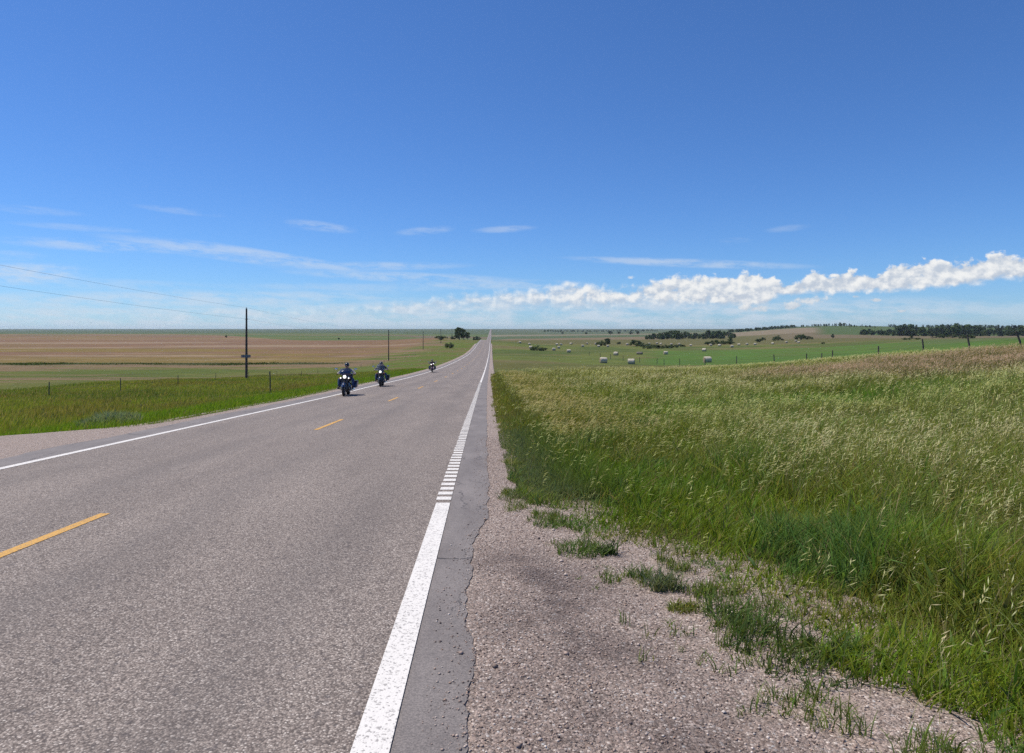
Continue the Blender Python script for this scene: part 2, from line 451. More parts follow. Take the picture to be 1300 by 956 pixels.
ROAD_END = 6500
structure('road', M_ROAD, [strip('road', M_ROAD, -50, ROAD_END, -7.62, -.40, 0., ncol=9)])
def pave_edge_right(y):
    e = np.where(y < 7.2, -.11, .04) * 1.0
    e = -.11 + .15 * smooth01(6.0, 7.4, y)
    return e + (fbm(y * 1.3, y * 0 + 2., 2) - .5) * .07 + (fbm(y * 7, y * 0 + 7., 3) - .5) * .05 + (vnoise(y * 19, y * 0 + 4., 5) - .5) * .03 + .05 * smooth01(4.3, 3.7, y)
def pave_edge_left(y): return -8.36 + (fbm(y * .6, y * 0 + 5., 4) - .5) * .3
structure('road_shoulder', M_ASPH, [strip('s', M_ASPH, -50, ROAD_END, -.46, pave_edge_right, -.004, step=.03, ncol=4),
                                    strip('s', M_ASPH, -50, ROAD_END, pave_edge_left, -7.56, -.004, step=.2, ncol=4)])
def grav_bump(U, Y): return (fbm(U * 3, Y * 3, 5) - .5) * .034 * smooth01(.25, 1.0, np.abs(U + 4.15) - 4.15) - .012 * smooth01(.1, 1., U)
def grav_z(U, Y, f): return grav_bump(U, Y) - .25 * np.clip((f - .85) / .15, 0, 1) ** 2
def grav_zl(U, Y, f): return (fbm(U * 3, Y * 3, 5) - .5) * .02 * smooth01(-8.5, -9.2, U) - .25 * np.clip((.15 - f) / .15, 0, 1) ** 2
structure('gravel_shoulder', M_GRAV,
          [strip('g', M_GRAV, -40, 400, -.5, lambda y: u_gravel_right(y) + 1.25 - .75 * smooth01(7.5, 9.5, y), -.012, step=.12, ncol=40, zfun=grav_z),
           strip('g', M_GRAV, -40, 400, lambda y: u_gravel_left(y) - 1.1, -8.1, -.012, step=.25, ncol=20, zfun=grav_zl)])
# painted lines
WHITE = []
wz = .004
WHITE.append(strip('w', M_WHITE, -40, 7.95, -.565, -.40, wz, step=.2, ncol=3))
y = 8.12
while y < 52:                         # paint broken by the milled rumble strip
    WHITE.append(strip('w', M_WHITE, y, y + .19, -.575 + random.uniform(-.008, .008), -.40, wz, step=.1, ncol=2)); y += .32
WHITE.append(strip('w', M_WHITE, 52, 2500, -.56, -.41, wz, step=.3, ncol=2))
WHITE.append(strip('w', M_WHITE, -40, 2500, -7.59, -7.44, wz, step=.3, ncol=2))
structure('edge_line', M_WHITE, WHITE)
YEL = []
k = -4
for i in range(-3, 60):
    far_end = 7.39 + 12.2 * i
    YEL.append(strip('y', M_YELL, far_end - 3.05, far_end, -4.19, -4.08, wz, step=.3, ncol=2))
structure('center_line', M_YELL, YEL)

# rumble grooves: shallow dark slots milled across the paint line
# ------------------------------------------------------------------ grass
class Soup:
    def __init__(s): s.V = []; s.F = []; s.C = []; s.n = 0
    def add(s, V, Fc, C):
        s.V.append(V); s.F.append(Fc + s.n); s.C.append(C); s.n += len(V)
    def obj(s, name, mat, parent=None):
        return link(name, np_mesh(name, np.concatenate(s.V), np.concatenate(s.F), [mat], col=np.concatenate(s.C)), parent)

def blades(soup, P, h, w, yaw, lean, C, segs=2, rng=RNG):
    N = len(P); lv = segs
    side = np.stack([np.cos(yaw), np.sin(yaw), np.zeros(N)], 1)
    V = np.zeros((N, 2 * lv + 1, 3)); 
    for i in range(lv + 1):
        t = i / lv
        ctr = P + np.stack([lean[:, 0] * t ** 1.8, lean[:, 1] * t ** 1.8, t * (1 - .25 * t * np.minimum(np.hypot(lean[:, 0], lean[:, 1]), 1.2))], 1) * h[:, None]
        if i < lv:
            hw = (w * .5 * (1 - .45 * t))[:, None] * side
            V[:, 2 * i] = ctr - hw; V[:, 2 * i + 1] = ctr + hw
        else: V[:, 2 * lv] = ctr
    tri = []
    for i in range(lv - 1): tri += [(2 * i, 2 * i + 1, 2 * i + 3), (2 * i, 2 * i + 3, 2 * i + 2)]
    tri.append((2 * lv - 2, 2 * lv - 1, 2 * lv))
    Fc = (np.arange(N)[:, None, None] * (2 * lv + 1) + np.array(tri)[None]).reshape(-1, 3)
    soup.add(V.reshape(-1, 3), Fc, np.repeat(C, 2 * lv + 1, 0))

def heads(soup, P, h, lean, length, width, C, K, wind=(.9, .25), rng=RNG):
    """nodding seed heads: K narrow kites each on top of stems rooted at P"""
    N = len(P)
    for k in range(K):
        q = (k + .5) / K
        t = 1 - .30 * q
        base = P + np.stack([lean[:, 0] * t ** 1.8, lean[:, 1] * t ** 1.8, t * (1 - .25 * t * np.minimum(np.hypot(lean[:, 0], lean[:, 1]), 1.2))], 1) * h[:, None]
        a = rng.uniform(0, 2 * np.pi, N)
        d = np.stack([wind[0] + .6 * np.cos(a), wind[1] + .6 * np.sin(a), rng.uniform(-.45, .75, N)], 1)
        d /= np.linalg.norm(d, axis=1, keepdims=True)
        sd = np.stack([-d[:, 1], d[:, 0], rng.uniform(-.6, .6, N)], 1); sd /= np.linalg.norm(sd, axis=1, keepdims=True) + 1e-6
        L = (length * rng.uniform(.6, 1.25, N))[:, None]; W = (width * rng.uniform(.7, 1.3, N))[:, None]
        V = np.stack([base, base + d * L * .5 + sd * W, base + d * L, base + d * L * .5 - sd * W], 1)
        Fc = (np.arange(N)[:, None, None] * 4 + np.array([(0, 1, 2), (0, 2, 3)])[None]).reshape(-1, 3)
        soup.add(V.reshape(-1, 3), Fc, np.repeat(C * rng.uniform(.8, 1.2, (N, 1)), 4, 0))

def sample_wedge(N, d0, d1, pw, side, rng=RNG, u0=None, xlim=.80):
    """ground positions spread so that density falls as D**-pw inside the view wedge on one side of the road"""
    g = np.linspace(d0, d1, 4000)
    wd = np.maximum(xlim * g + 1.5 - (s_axis(g) + (u_gravel_right(g) if side > 0 else 0)), .1) if side > 0 else np.maximum(xlim * g + 1.5 + (s_axis(g) + u_gravel_left(g)), .1)
    cdf = np.cumsum(wd * g ** -pw); cdf /= cdf[-1]
    D = np.interp(rng.random(N), cdf, g)
    if side > 0:
        a = s_axis(D) + u_gravel_right(D) - .25; b = xlim * D + 1.5
    else:
        a = -(xlim * D + 1.5); b = s_axis(D) + u_gravel_left(D) + .15
    X = a + (b - a) * rng.random(N)
    ok = b > a
    return X[ok], D[ok]

def jit(C, rng, amt=.25, hue=.12):
    n = len(C)
    return np.clip(C * rng.uniform(1 - amt, 1 + amt, (n, 1)) * rng.uniform(1 - hue, 1 + hue, (n, 3)), .004, .95)

def right_grass():
    green, stems = Soup(), Soup()
    rng = np.random.default_rng(21)
    X, D = sample_wedge(430000, 2.2, 78, 1.25, 1, rng)
    u = X - s_axis(D); e = u - u_gravel_right(D)
    edge = (fbm(X * 1.6, D * 1.6, 2) - .5)
    keep = (e + edge * .6 > np.where(D < 8, .0, -.1)) & (u < 44 + (D - 45) * .02)
    X, D, u, e = X[keep], D[keep], u[keep], e[keep]
    n1 = fbm(X * .35, D * .35, 1); n2 = fbm(X * .09, D * .09, 3); n3 = fbm(X * 1.4, D * 1.4, 6)
    # zones
    brome = smooth01(1.3, 2.9, e + (n1 - .5) * 2.2 + (n3 - .5) * 1.0) * smooth01(3.2, 5.5, u + (n1 - .5) * 2.5 + np.clip(9 - D, 0, 9) * .45)
    strip_ = smooth01(5.0, 2.6, u + (n1 - .5) * 2) * smooth01(9, 15, D)
    swale = np.exp(-(((X - 9.5 - (D - 20.5) * .6) / 5.5) ** 2 + ((D - 20.5 - (X - 9.5) * .12 + (n1 - .5) * 4) / 1.8) ** 2)) + np.exp(-(((X - 6.8) / 1.1) ** 2 + ((D - 13.6 + (n1 - .5) * 2) / .9) ** 2))
    swale = np.minimum(swale, 1)
    pink = smooth01(11, 17, u + (n2 - .5) * 8) * smooth01(23, 28, D + (n1 - .5) * 6) * smooth01(46, 37, D + (n1 - .5) * 10)
    olive = smooth01(30, 50, D) * smooth01(20, 12, u)
    C = np.zeros((len(X), 3)) + np.array((.195, .265, .026))
    C = mixc(C, (.10, .19, .024), smooth01(.5, .66, n1) * .6)
    C = mixc(C, (.105, .20, .06), smooth01(.52, .62, fbm(X * .8, D * .8, 7)) * .75)
    C = mixc(C, (.21, .225, .045), smooth01(.60, .68, fbm(X * 1.1 + 9, D * 1.1, 2)) * .7)
    C = mixc(C, (.22, .265, .06), brome * .8)
    C = mixc(C, (.215, .20, .045), strip_ * .6)
    C = mixc(C, (.225, .24, .055), olive * .8)
    C = mixc(C, (.125, .28, .028), swale * .9)
    C = mixc(C, (.19, .155, .085), pink * .6)
    sage = np.exp(-((e - .35) / .35) ** 2) * smooth01(7.4, 8.2, D) * smooth01(17, 13, D)
    C = mixc(C, (.19, .21, .12), sage * .85)
    tan = rng.random(len(X)) < .08 + .10 * brome
    C = jit(C, rng, .35, .15)
    C[tan] = jit(np.zeros((tan.sum(), 3)) + np.array((.34, .29, .14)), rng)
    h = (.17 + .27 * smooth01(0, np.where(D > 8, .7, 1.3), e + edge[keep] * .6) + .12 * brome) * rng.uniform(.55, 1.15, len(X)) * (.72 + .35 * n1) * (.62 + .78 * smooth01(.3, .7, fbm(X * .75 + D * .15, D * .5 - X * .2, 4)))
    h *= (1 - .45 * sage) * (1 - .35 * swale)
    h *= np.where(u > 36, .75, 1) * (1 - .5 * smooth01(34, 46, D) * smooth01(10, 20, u))
    far = np.maximum(D / 5.5, 1)
    w = .0062 * far ** .62 * rng.uniform(.6, 1.5, len(X))
    a = rng.uniform(0, 2 * np.pi, len(X)); am = rng.uniform(.1, 1.0, len(X))
    lean = np.stack([.25 + am * np.cos(a), .05 + am * np.sin(a)], 1)
    P = np.stack([X, D, np.where(e < 1.4, np.maximum(ground(X, D), z_road(D) - .035), ground(X, D)) - .02], 1)
    near = D < 13
    blades(green, P[near], h[near], w[near], rng.uniform(0, np.pi, near.sum()), lean[near], C[near], 3)
    blades(green, P[~near], h[~near], w[~near], rng.uniform(0, np.pi, (~near).sum()), lean[~near], C[~near], 2)
    # lush broad blades leaning over the gravel
    m = (e < 2.0) & (D < 14) & (rng.random(len(X)) < .16)
    l2 = lean[m] * 1.3; l2[:, 0] -= .25
    blades(green, P[m], h[m] * rng.uniform(.9, 1.25, m.sum()), w[m] * 2.0, rng.uniform(0, np.pi, m.sum()), l2, jit(mixc(C[m], (.09, .15, .035), np.full(m.sum(), .5)), rng), 3)
    # low dusty grass that fringes the pavement
    N = 70000; D3 = 8.2 * (70 / 8.2) ** rng.random(N); e3 = -.12 + 1.25 * rng.random(N) ** 1.2
    u3 = u_gravel_right(D3) + e3; X3 = u3 + s_axis(D3); k3 = vnoise(X3 * 2.5, D3 * 1.2, 5) + e3 * 1.6 > .22
    D3, e3, X3 = D3[k3], e3[k3], X3[k3]; N = len(D3)
    C3 = np.zeros((N, 3)) + np.array((.15, .19, .085)); C3 = mixc(C3, (.125, .185, .035), smooth01(.2, .8, e3)); C3 = mixc(C3, (.20, .175, .05), smooth01(14, 22, D3) * .7)
    a3 = rng.uniform(0, 6.28, N); m3 = rng.uniform(.1, .9, N)
    blades(green, np.stack([X3, D3, z_road(D3) - .03 + .03 * e3], 1), (.06 + .26 * smooth01(-.1, .9, e3)) * rng.uniform(.5, 1.2, N), .0055 * np.maximum(D3 / 5.5, 1) ** .62 * rng.uniform(.6, 1.5, N),
           rng.uniform(0, np.pi, N), np.stack([.2 + m3 * np.cos(a3), m3 * np.sin(a3)], 1), jit(C3, rng, .3, .12), 2)
    # ragged sparse weeds thinning out over the gravel
    N = 1500; D2 = rng.uniform(2.2, 9.5, N); e2 = -np.abs(rng.normal(0, .42, N)); u2 = u_gravel_right(D2) + e2
    k2 = (vnoise(u2 * 3.1, D2 * 3.1, 2) > .5) & (u2 > .25)
    D2, u2 = D2[k2], u2[k2]; rpt = 9; q2 = len(D2)
    Pw = np.repeat(np.stack([u2 + s_axis(D2), D2, z_road(D2) - .025], 1), rpt, 0); Pw[:, :2] += rng.normal(0, .022, (q2 * rpt, 2))
    aw = rng.uniform(0, 6.28, q2 * rpt); mw = rng.uniform(.1, 1.1, q2 * rpt); hw = np.repeat(rng.uniform(.03, .13, q2), rpt) * rng.uniform(.5, 1.2, q2 * rpt)
    blades(green, Pw, hw, rng.uniform(.004, .008, q2 * rpt), rng.uniform(0, np.pi, q2 * rpt), np.stack([mw * np.cos(aw), mw * np.sin(aw)], 1),
           jit(np.zeros((q2 * rpt, 3)) + np.array((.15, .20, .05)), rng, .4, .2), 3)
    # broad-leaved weeds and dead stems mixed into the stand
    mb_ = rng.random(len(X)) < .035 * (D < 25)
    blades(green, P[mb_], h[mb_] * rng.uniform(.5, 1.1, mb_.sum()), w[mb_] * 4.5, rng.uniform(0, np.pi, mb_.sum()), lean[mb_] * 1.6, jit(mixc(C[mb_], (.13, .2, .06), np.full(mb_.sum(), .7)), rng), 3)
    md = rng.random(len(X)) < .012 * (D < 30)
    blades(green, P[md], h[md] * rng.uniform(1.0, 1.5, md.sum()), w[md] * .7, rng.uniform(0, np.pi, md.sum()), lean[md] * .9, jit(np.zeros((md.sum(), 3)) + np.array((.42, .33, .18)), rng), 3)
    o = green.obj('grass', M_GRASS); tag(o, 'tall green roadside grass on the right verge beside the gravel', 'grass', kind='stuff')
    # seed heads
    X, D = sample_wedge(150000, 3.0, 85, 1.2, 1, rng)
    u = X - s_axis(D); e = u - u_gravel_right(D)
    n1 = fbm(X * .35, D * .35, 1); n2 = fbm(X * .09, D * .09, 3); n3 = fbm(X * 1.4, D * 1.4, 6)
    brome = smooth01(1.2, 2.8, e + (n1 - .5) * 2.2 + (n3 - .5) * 1.0) * smooth01(3.2, 5.5, u + (n1 - .5) * 2.5 + np.clip(9 - D, 0, 9) * .45)
    strip_ = smooth01(5.0, 2.6, u + (n1 - .5) * 2) * smooth01(9, 15, D) * smooth01(.3, 1.0, e)
    swale = np.exp(-(((X - 9.5 - (D - 20.5) * .6) / 5.5) ** 2 + ((D - 20.5 - (X - 9.5) * .12 + (n1 - .5) * 4) / 1.8) ** 2)) + np.exp(-(((X - 6.8) / 1.1) ** 2 + ((D - 13.6 + (n1 - .5) * 2) / .9) ** 2))
    swale = np.minimum(swale, 1)
    pink = smooth01(11, 17, u + (n2 - .5) * 8) * smooth01(23, 28, D + (n1 - .5) * 6) * smooth01(46, 37, D + (n1 - .5) * 10)
    clump = smooth01(.42, .58, n3 * .65 + n1 * .35); clump2 = smooth01(.40, .58, fbm(X * .55 + D * .1, D * .3 - X * .12, 5))
    pr = np.maximum(brome * (.04 + .62 * clump * (.25 + .75 * clump2)), strip_ * .4) * (1 - .9 * swale) + .012
    pr = np.maximum(pr, pink * .8) * smooth01(42, 38, u)
    keep = rng.random(len(X)) < pr
    X, D, u, e, brome, strip_, pink = (q[keep] for q in (X, D, u, e, brome, strip_, pink))
    N = len(X)
    C = np.zeros((N, 3)) + np.array((.52, .485, .25))
    C = mixc(C, (.41, .45, .14), smooth01(.4, .6, fbm(X * .2, D * .2, 5)) * .7)
    C = mixc(C, (.42, .33, .14), strip_ * .7)
    C = mixc(C, (.42, .285, .205), pink * .9)
    C = jit(C, rng, .22, .06)
    h = rng.uniform(.42, .78, N) * (1 - .2 * strip_) * (.72 + .45 * smooth01(.3, .7, fbm(X * .75 + D * .15, D * .5 - X * .2, 4))) * (1 - .45 * smooth01(34, 46, D) * smooth01(10, 20, u))
    far = np.maximum(D / 5.5, 1)
    a = rng.uniform(0, 2 * np.pi, N); am = rng.uniform(.05, .3, N)
    lean = np.stack([.34 + am * np.cos(a), .08 + am * np.sin(a)], 1)
    P = np.stack([X, D, ground(X, D) - .02], 1)
    blades(stems, P, h, .0028 * far ** .6, rng.uniform(0, np.pi, N), lean, jit(np.zeros((N, 3)) + np.array((.22, .225, .09)), rng), 2)
    for lo, hi, K in ((0, 9, 7), (9, 22, 4), (22, 99, 3)):
        m = (D >= lo) & (D < hi)
        if m.sum(): heads(stems, P[m], h[m], lean[m], np.full(m.sum(), .062) * np.clip(far[m], 1, 4) ** .55, .0030 * far[m] ** .72, C[m], K, rng=rng)
    o = stems.obj('seeding_grass', M_HEAD); tag(o, 'pale seed heads of wild grass across the right verge', 'grass', kind='stuff')
right_grass()

def left_grass():
    green = Soup(); rng = np.random.default_rng(31)
    X, D = sample_wedge(230000, 12, 105, 1.2, -1, rng)
    u = X - s_axis(D); e = u_gravel_left(D) - u
    edge = fbm(X * 1.1, D * 1.1, 2) - .5
    keep = (e + edge * .8 > .03) & (u > -36) 
    X, D, u, e = X[keep], D[keep], u[keep], e[keep]
    n1 = fbm(X * .25, D * .25, 1); n2 = fbm(X * .07, D * .07, 3)
    C = np.zeros((len(X), 3)) + np.array((.175, .275, .028))
    C = mixc(C, (.235, .26, .05), smooth01(2.5, 6, e + (n1 - .5) * 4) * .75)
    rust = smooth01(.48, .60, fbm(X * .16, D * .10, 5)) * smooth01(2.5, 5, e)
    C = mixc(C, (.22, .145, .068), rust * .45)
    C = mixc(C, (.10, .175, .034), smooth01(.55, .65, n2) * .6)
    C = mixc(C, (.17, .19, .11), smooth01(.9, .1, e) * .7)
    C = jit(C, rng, .3, .12)
    tan = rng.random(len(X)) < .06 + .16 * smooth01(3, 9, e)
    C[tan] = jit(np.zeros((tan.sum(), 3)) + np.array((.34, .28, .14)), rng)
    h = (.07 + .21 * smooth01(.1, 2.0, e)) * rng.uniform(.5, 1.15, len(X)) * (.7 + .6 * n1)
    h *= np.where(u < -24, .8, 1)
    w = .006 * np.maximum(D / 5.5, 1) ** .68 * rng.uniform(.6, 1.5, len(X))
    a = rng.uniform(0, 2 * np.pi, len(X)); am = rng.uniform(.05, .5, len(X))
    lean = np.stack([.2 + am * np.cos(a), am * np.sin(a)], 1)
    P = np.stack([X, D, ground(X, D) - .02], 1)
    blades(green, P, h, w, rng.uniform(0, np.pi, len(X)), lean, C, 2)
    o = green.obj('verge_grass', M_GRASS); tag(o, 'short green and rusty grass on the left verge', 'grass', kind='stuff')
    # reeds along the creek
    reeds = Soup(); N = 5000
    X = rng.uniform(-150, -44, N); nn = fbm(X * .02, np.full(N, 176.) * .02, 1)
    D = 176 + (nn - .5) * 26 - .03 * X + rng.normal(0, 4.5, N)
    C = jit(np.zeros((N, 3)) + np.array((.07, .105, .03)), rng, .4)
    hh = .6 * rng.uniform(.2, .9, N) * (.35 + .7 * smooth01(.3, .75, vnoise(X * .07, D * .02, 4)))
    blades(reeds, np.stack([X, D, ground(X, D) - .05], 1), hh, rng.uniform(.1, .35, N), rng.uniform(0, 3.1, N),
           rng.uniform(-.3, .4, (N, 2)), C, 2)
    o = reeds.obj('creek_reeds', M_GRASS); tag(o, 'dark green strip of reeds along the creek across the brown pasture', 'reeds', kind='stuff')
left_grass()

# separate tufts in the gravel
def tuft(px, py, n, h, spread, col, label, rng, wid=.0085, lean=.85):
    D = EYE * F / (py - 460); u = (px - 614) / (py - 460) * EYE
    x = u + float(s_axis(D)); z = float(z_road(D)) - .03
    s = Soup()
    r = spread * np.sqrt(rng.random(n)); a = rng.uniform(0, 2 * np.pi, n)
    P = np.stack([r * np.cos(a) * 1.4, r * np.sin(a), np.zeros(n)], 1)
    hh = h * rng.uniform(.4, 1.1, n)
    b = rng.uniform(0, 2 * np.pi, n); am = rng.uniform(.1, lean * 1.5, n)
    blades(s, P, hh, wid * rng.uniform(.6, 1.5, n), rng.uniform(0, np.pi, n), np.stack([am * np.cos(b) + .25, am * np.sin(b)], 1),
           jit(np.zeros((n, 3)) + np.array(col), rng, .3), 3)
    o = s.obj('grass_tuft', M_GRASS); o.location = (x, D, z)
    tag(o, label, 'grass tuft', 'grass tufts growing in the gravel')
trng = np.random.default_rng(77)
GG, SG, YG = (.12, .18, .055), (.17, .20, .11), (.20, .22, .06)
tuft(668, 632, 380, .13, .26, SG, 'long low grey-green grass patch beside the asphalt where the gravel widens', trng, .006)
tuft(738, 700, 170, .16, .16, GG, 'spiky grey-green grass tuft farthest out on gravel below the green verge', trng)
tuft(770, 700, 90, .17, .07, (.05, .09, .03), 'dark narrow upright grass tuft right of the spiky one on gravel', trng)
tuft(811, 728, 80, .13, .07, GG, 'small grass tuft left of the round grey-green clump on gravel', trng)
tuft(842, 742, 190, .19, .11, SG, 'round grey-green grass clump with fanned blades alone on the gravel', trng)
tuft(918, 778, 110, .20, .10, GG, 'tall thin grass tuft left of the green patch at gravel rim', trng)
tuft(945, 792, 150, .16, .15, GG, 'wide green grass patch on the gravel below the tall verge', trng)
tuft(982, 815, 200, .17, .21, (.08, .12, .035), 'largest green grass patch near the lower right gravel rim', trng)
tuft(1035, 850, 260, .08, .2, (.08, .12, .04), 'flat mat of short grass at the lower end of the gravel rim', trng)
tuft(1068, 828, 90, .17, .07, GG, 'lone grass tuft on bare dirt close to the tall right verge', trng)
tuft(925, 745, 60, .09, .10, YG, 'thin yellowish sprig of grass on dirt below the verge', trng)
tuft(700, 665, 140, .12, .14, GG, 'low ragged grass tuft at the tip of the gravel pull-off', trng)
tuft(870, 770, 220, .07, .09, YG, 'sparse short yellow-green grass along the gravel behind the clump', trng)

# loose stones on the gravel
def stones():
    rng = np.random.default_rng(3); N = 34000
    D = 2.0 + 13 * rng.random(N) ** 1.7
    ue = u_gravel_right(D)
    u = -.06 + (ue + .9 + .06) * rng.random(N); st_ = rng.random(N) < .05; u[st_] = pave_edge_right(D[st_]) - .22 * rng.random(st_.sum()) ** 2
    X = u + s_axis(D)
    r = .0035 + .006 * rng.random(N) ** 3
    big = rng.random(N) < .004; r[big] *= 2.2
    Z = z_road(D) - np.where(st_, .004, .012 - 0) + np.where(st_, 0, grav_bump(u, D)) + r * .35
    base = np.array([(1, 0, 0), (-1, 0, 0), (0, 1, 0), (0, -1, 0), (0, 0, 1), (0, 0, -1)], float)
    tri = np.array([(0, 2, 4), (2, 1, 4), (1, 3, 4), (3, 0, 4), (2, 0, 5), (1, 2, 5), (3, 1, 5), (0, 3, 5)])
    a = rng.uniform(0, 6.28, N)
    sh = base[None] * rng.uniform(.7, 1.35, (N, 6, 1))
    x = sh[..., 0] * np.cos(a)[:, None] - sh[..., 1] * np.sin(a)[:, None]
    y = sh[..., 0] * np.sin(a)[:, None] + sh[..., 1] * np.cos(a)[:, None]
    V = np.stack([x * r[:, None] + X[:, None], y * r[:, None] + D[:, None], sh[..., 2] * r[:, None] * .7 + Z[:, None]], -1)
    Fc = (np.arange(N)[:, None, None] * 6 + tri[None]).reshape(-1, 3)
    c = np.array([(.41, .305, .245), (.28, .21, .17), (.52, .42, .35), (.68, .59, .51), (.13, .10, .09), (.43, .29, .21)])[rng.choice(6, N, p=[.38, .25, .16, .06, .1, .05])]
    me = np_mesh('gravel_stones', V.reshape(-1, 3), Fc, [M_STONE], col=np.repeat(c * rng.uniform(.8, 1.2, (N, 1)), 6, 0))
    tag(link('gravel_stones', me), 'loose chips of pinkish gravel on the right shoulder', 'gravel', kind='stuff')
stones()

# sage weed patch on the left verge
def weed():
    s = Soup(); n = 2600; D = 19.0; x = (140 - 650) / F * D
    r = np.sqrt(trng.random(n)); a = trng.uniform(0, 6.28, n)
    P = np.stack([.75 * r * np.cos(a), .9 * r * np.sin(a), np.zeros(n)], 1)
    bump = vnoise(P[:, 0] * 3, P[:, 1] * 3, 2)
    blades(s, P, (.18 + .5 * bump * (1 - r * .5)) * trng.uniform(.5, 1.1, n), trng.uniform(.012, .03, n), trng.uniform(0, 3.1, n), trng.uniform(-.5, .5, (n, 2)),
           jit(np.zeros((n, 3)) + np.array((.24, .29, .18)), trng, .3), 3)
    o = s.obj('weed_clump', M_GRASS); o.location = (x, D, ground(x, D) - .02)
    tag(o, 'pale sage-green weed clump beside the left edge of the road', 'plant')
weed()

# ------------------------------------------------------------------ mesh builder for solid things
class MB:
    def __init__(s): s.v = []; s.f = []
    def _add(s, V, Fs):
        o = len(s.v); s.v += [tuple(p) for p in V]; s.f += [tuple(i + o for i in f) for f in Fs]; return s
    def tube(s, pts, rad, n=10, cap=True):
        pts = [Vector(p) for p in pts]; k = len(pts)
        if not hasattr(rad, '__len__'): rad = [rad] * k
        V = []; up = None
        for i, p in enumerate(pts):
            d = (pts[min(i + 1, k - 1)] - pts[max(i - 1, 0)]).normalized()
            if up is None:
                up = Vector((0, 0, 1)) if abs(d.z) < .9 else Vector((1, 0, 0))
            a = d.cross(up).normalized(); b = a.cross(d).normalized(); up = b
            for j in range(n):
                t = 2 * math.pi * j / n
                V.append(p + (a * math.cos(t) + b * math.sin(t)) * rad[i])
        Fs = [(i * n + j, i * n + (j + 1) % n, (i + 1) * n + (j + 1) % n, (i + 1) * n + j) for i in range(k - 1) for j in range(n)]
        if cap: Fs += [tuple(range(n))[::-1], tuple((k - 1) * n + j for j in range(n))]
        return s._add(V, Fs)
    def lathe_x(s, c, prof, n=32, close=True):
        """prof: (x, r) pairs turned about an axle along x"""
        c = Vector(c); k = len(prof); V = []
        for j in range(n):
            t = 2 * math.pi * j / n
            for (x, r) in prof: V.append(c + Vector((x, r * math.cos(t), r * math.sin(t))))
        kk = k if close else k - 1
        Fs = [(j * k + i, j * k + (i + 1) % k, ((j + 1) % n) * k + (i + 1) % k, ((j + 1) % n) * k + i) for j in range(n) for i in range(kk)]
        return s._add(V, Fs)
    def sup(s, c, r, e=(1., 1.), nu=20, nv=12, fn=None, rot=None):
        """superellipsoid: e near 1 round, near .3 boxy"""
        c = Vector(c); V = []; pw = lambda a, q: math.copysign(abs(a) ** q, a)
        for i in range(nv + 1):
            ph = -math.pi / 2 + math.pi * i / nv
            for j in range(nu):
                th = 2 * math.pi * j / nu
                p = Vector((r[0] * pw(math.cos(ph), e[0]) * pw(math.cos(th), e[1]), r[1] * pw(math.cos(ph), e[0]) * pw(math.sin(th), e[1]), r[2] * pw(math.sin(ph), e[0])))
                if fn: p = Vector(fn(p))
                if rot: p = rot @ p
                V.append(c + p)
        Fs = [(i * nu + j, i * nu + (j + 1) % nu, (i + 1) * nu + (j + 1) % nu, (i + 1) * nu + j) for i in range(nv) for j in range(nu)]
        return s._add(V, Fs)
    def box(s, a, b):
        x0, y0, z0 = a; x1, y1, z1 = b
        return s._add([(x0, y0, z0), (x1, y0, z0), (x1, y1, z0), (x0, y1, z0), (x0, y0, z1), (x1, y0, z1), (x1, y1, z1), (x0, y1, z1)],
                      [(3, 2, 1, 0), (4, 5, 6, 7), (0, 1, 5, 4), (1, 2, 6, 5), (2, 3, 7, 6), (3, 0, 4, 7)])
    def mesh(s, name, mat, smooth=True):
        me = bpy.data.meshes.new(name); me.from_pydata(s.v, [], s.f)
        for m in (mat if isinstance(mat, (list, tuple)) else [mat]): me.materials.append(m)
        bm = bmesh.new(); bm.from_mesh(me); bmesh.ops.remove_doubles(bm, verts=bm.verts, dist=1e-5); bmesh.ops.recalc_face_normals(bm, faces=bm.faces)
        bm.to_mesh(me); bm.free()
        if smooth:
            me.polygons.foreach_set('use_smooth', np.ones(len(me.polygons), bool))
            try: me.set_sharp_from_angle(angle=R(42))
            except Exception: pass
        me.update(); return me
    def obj(s, name, mat, parent=None, smooth=True): return link(name, s.mesh(name, mat, smooth), parent)

# ------------------------------------------------------------------ hay bales
def hay_mat():
    m, t, b, out = material('baled_hay')
    g = t.new('ShaderNodeTexCoord').outputs['Object']
    X = t.xyz(g)
    w = t.noise(t.comb(t.m('MULTIPLY', X[0], 9.), t.m('MULTIPLY', X[1], 1.2), t.m('MULTIPLY', X[2], 1.2)), 2.2, 5., .65)
    s = t.noise(g, 26., 4., .7)
    f = t.m('ADD', t.m('MULTIPLY', w, .6), t.m('MULTIPLY', s, .4))
    c = t.ramp(f, [(.3, (.26, .215, .14)), (.5, (.52, .46, .35)), (.72, (.76, .71, .60))])
    t.put(b.inputs['Base Color'], c); b.inputs['Roughness'].default_value = .85; b.inputs['Specular IOR Level'].default_value = .2
    bp = t.new('ShaderNodeBump', {'Height': f, 'Strength': .8, 'Distance': .05}); t.l.new(bp.outputs[0], b.inputs['Normal'])
    return m
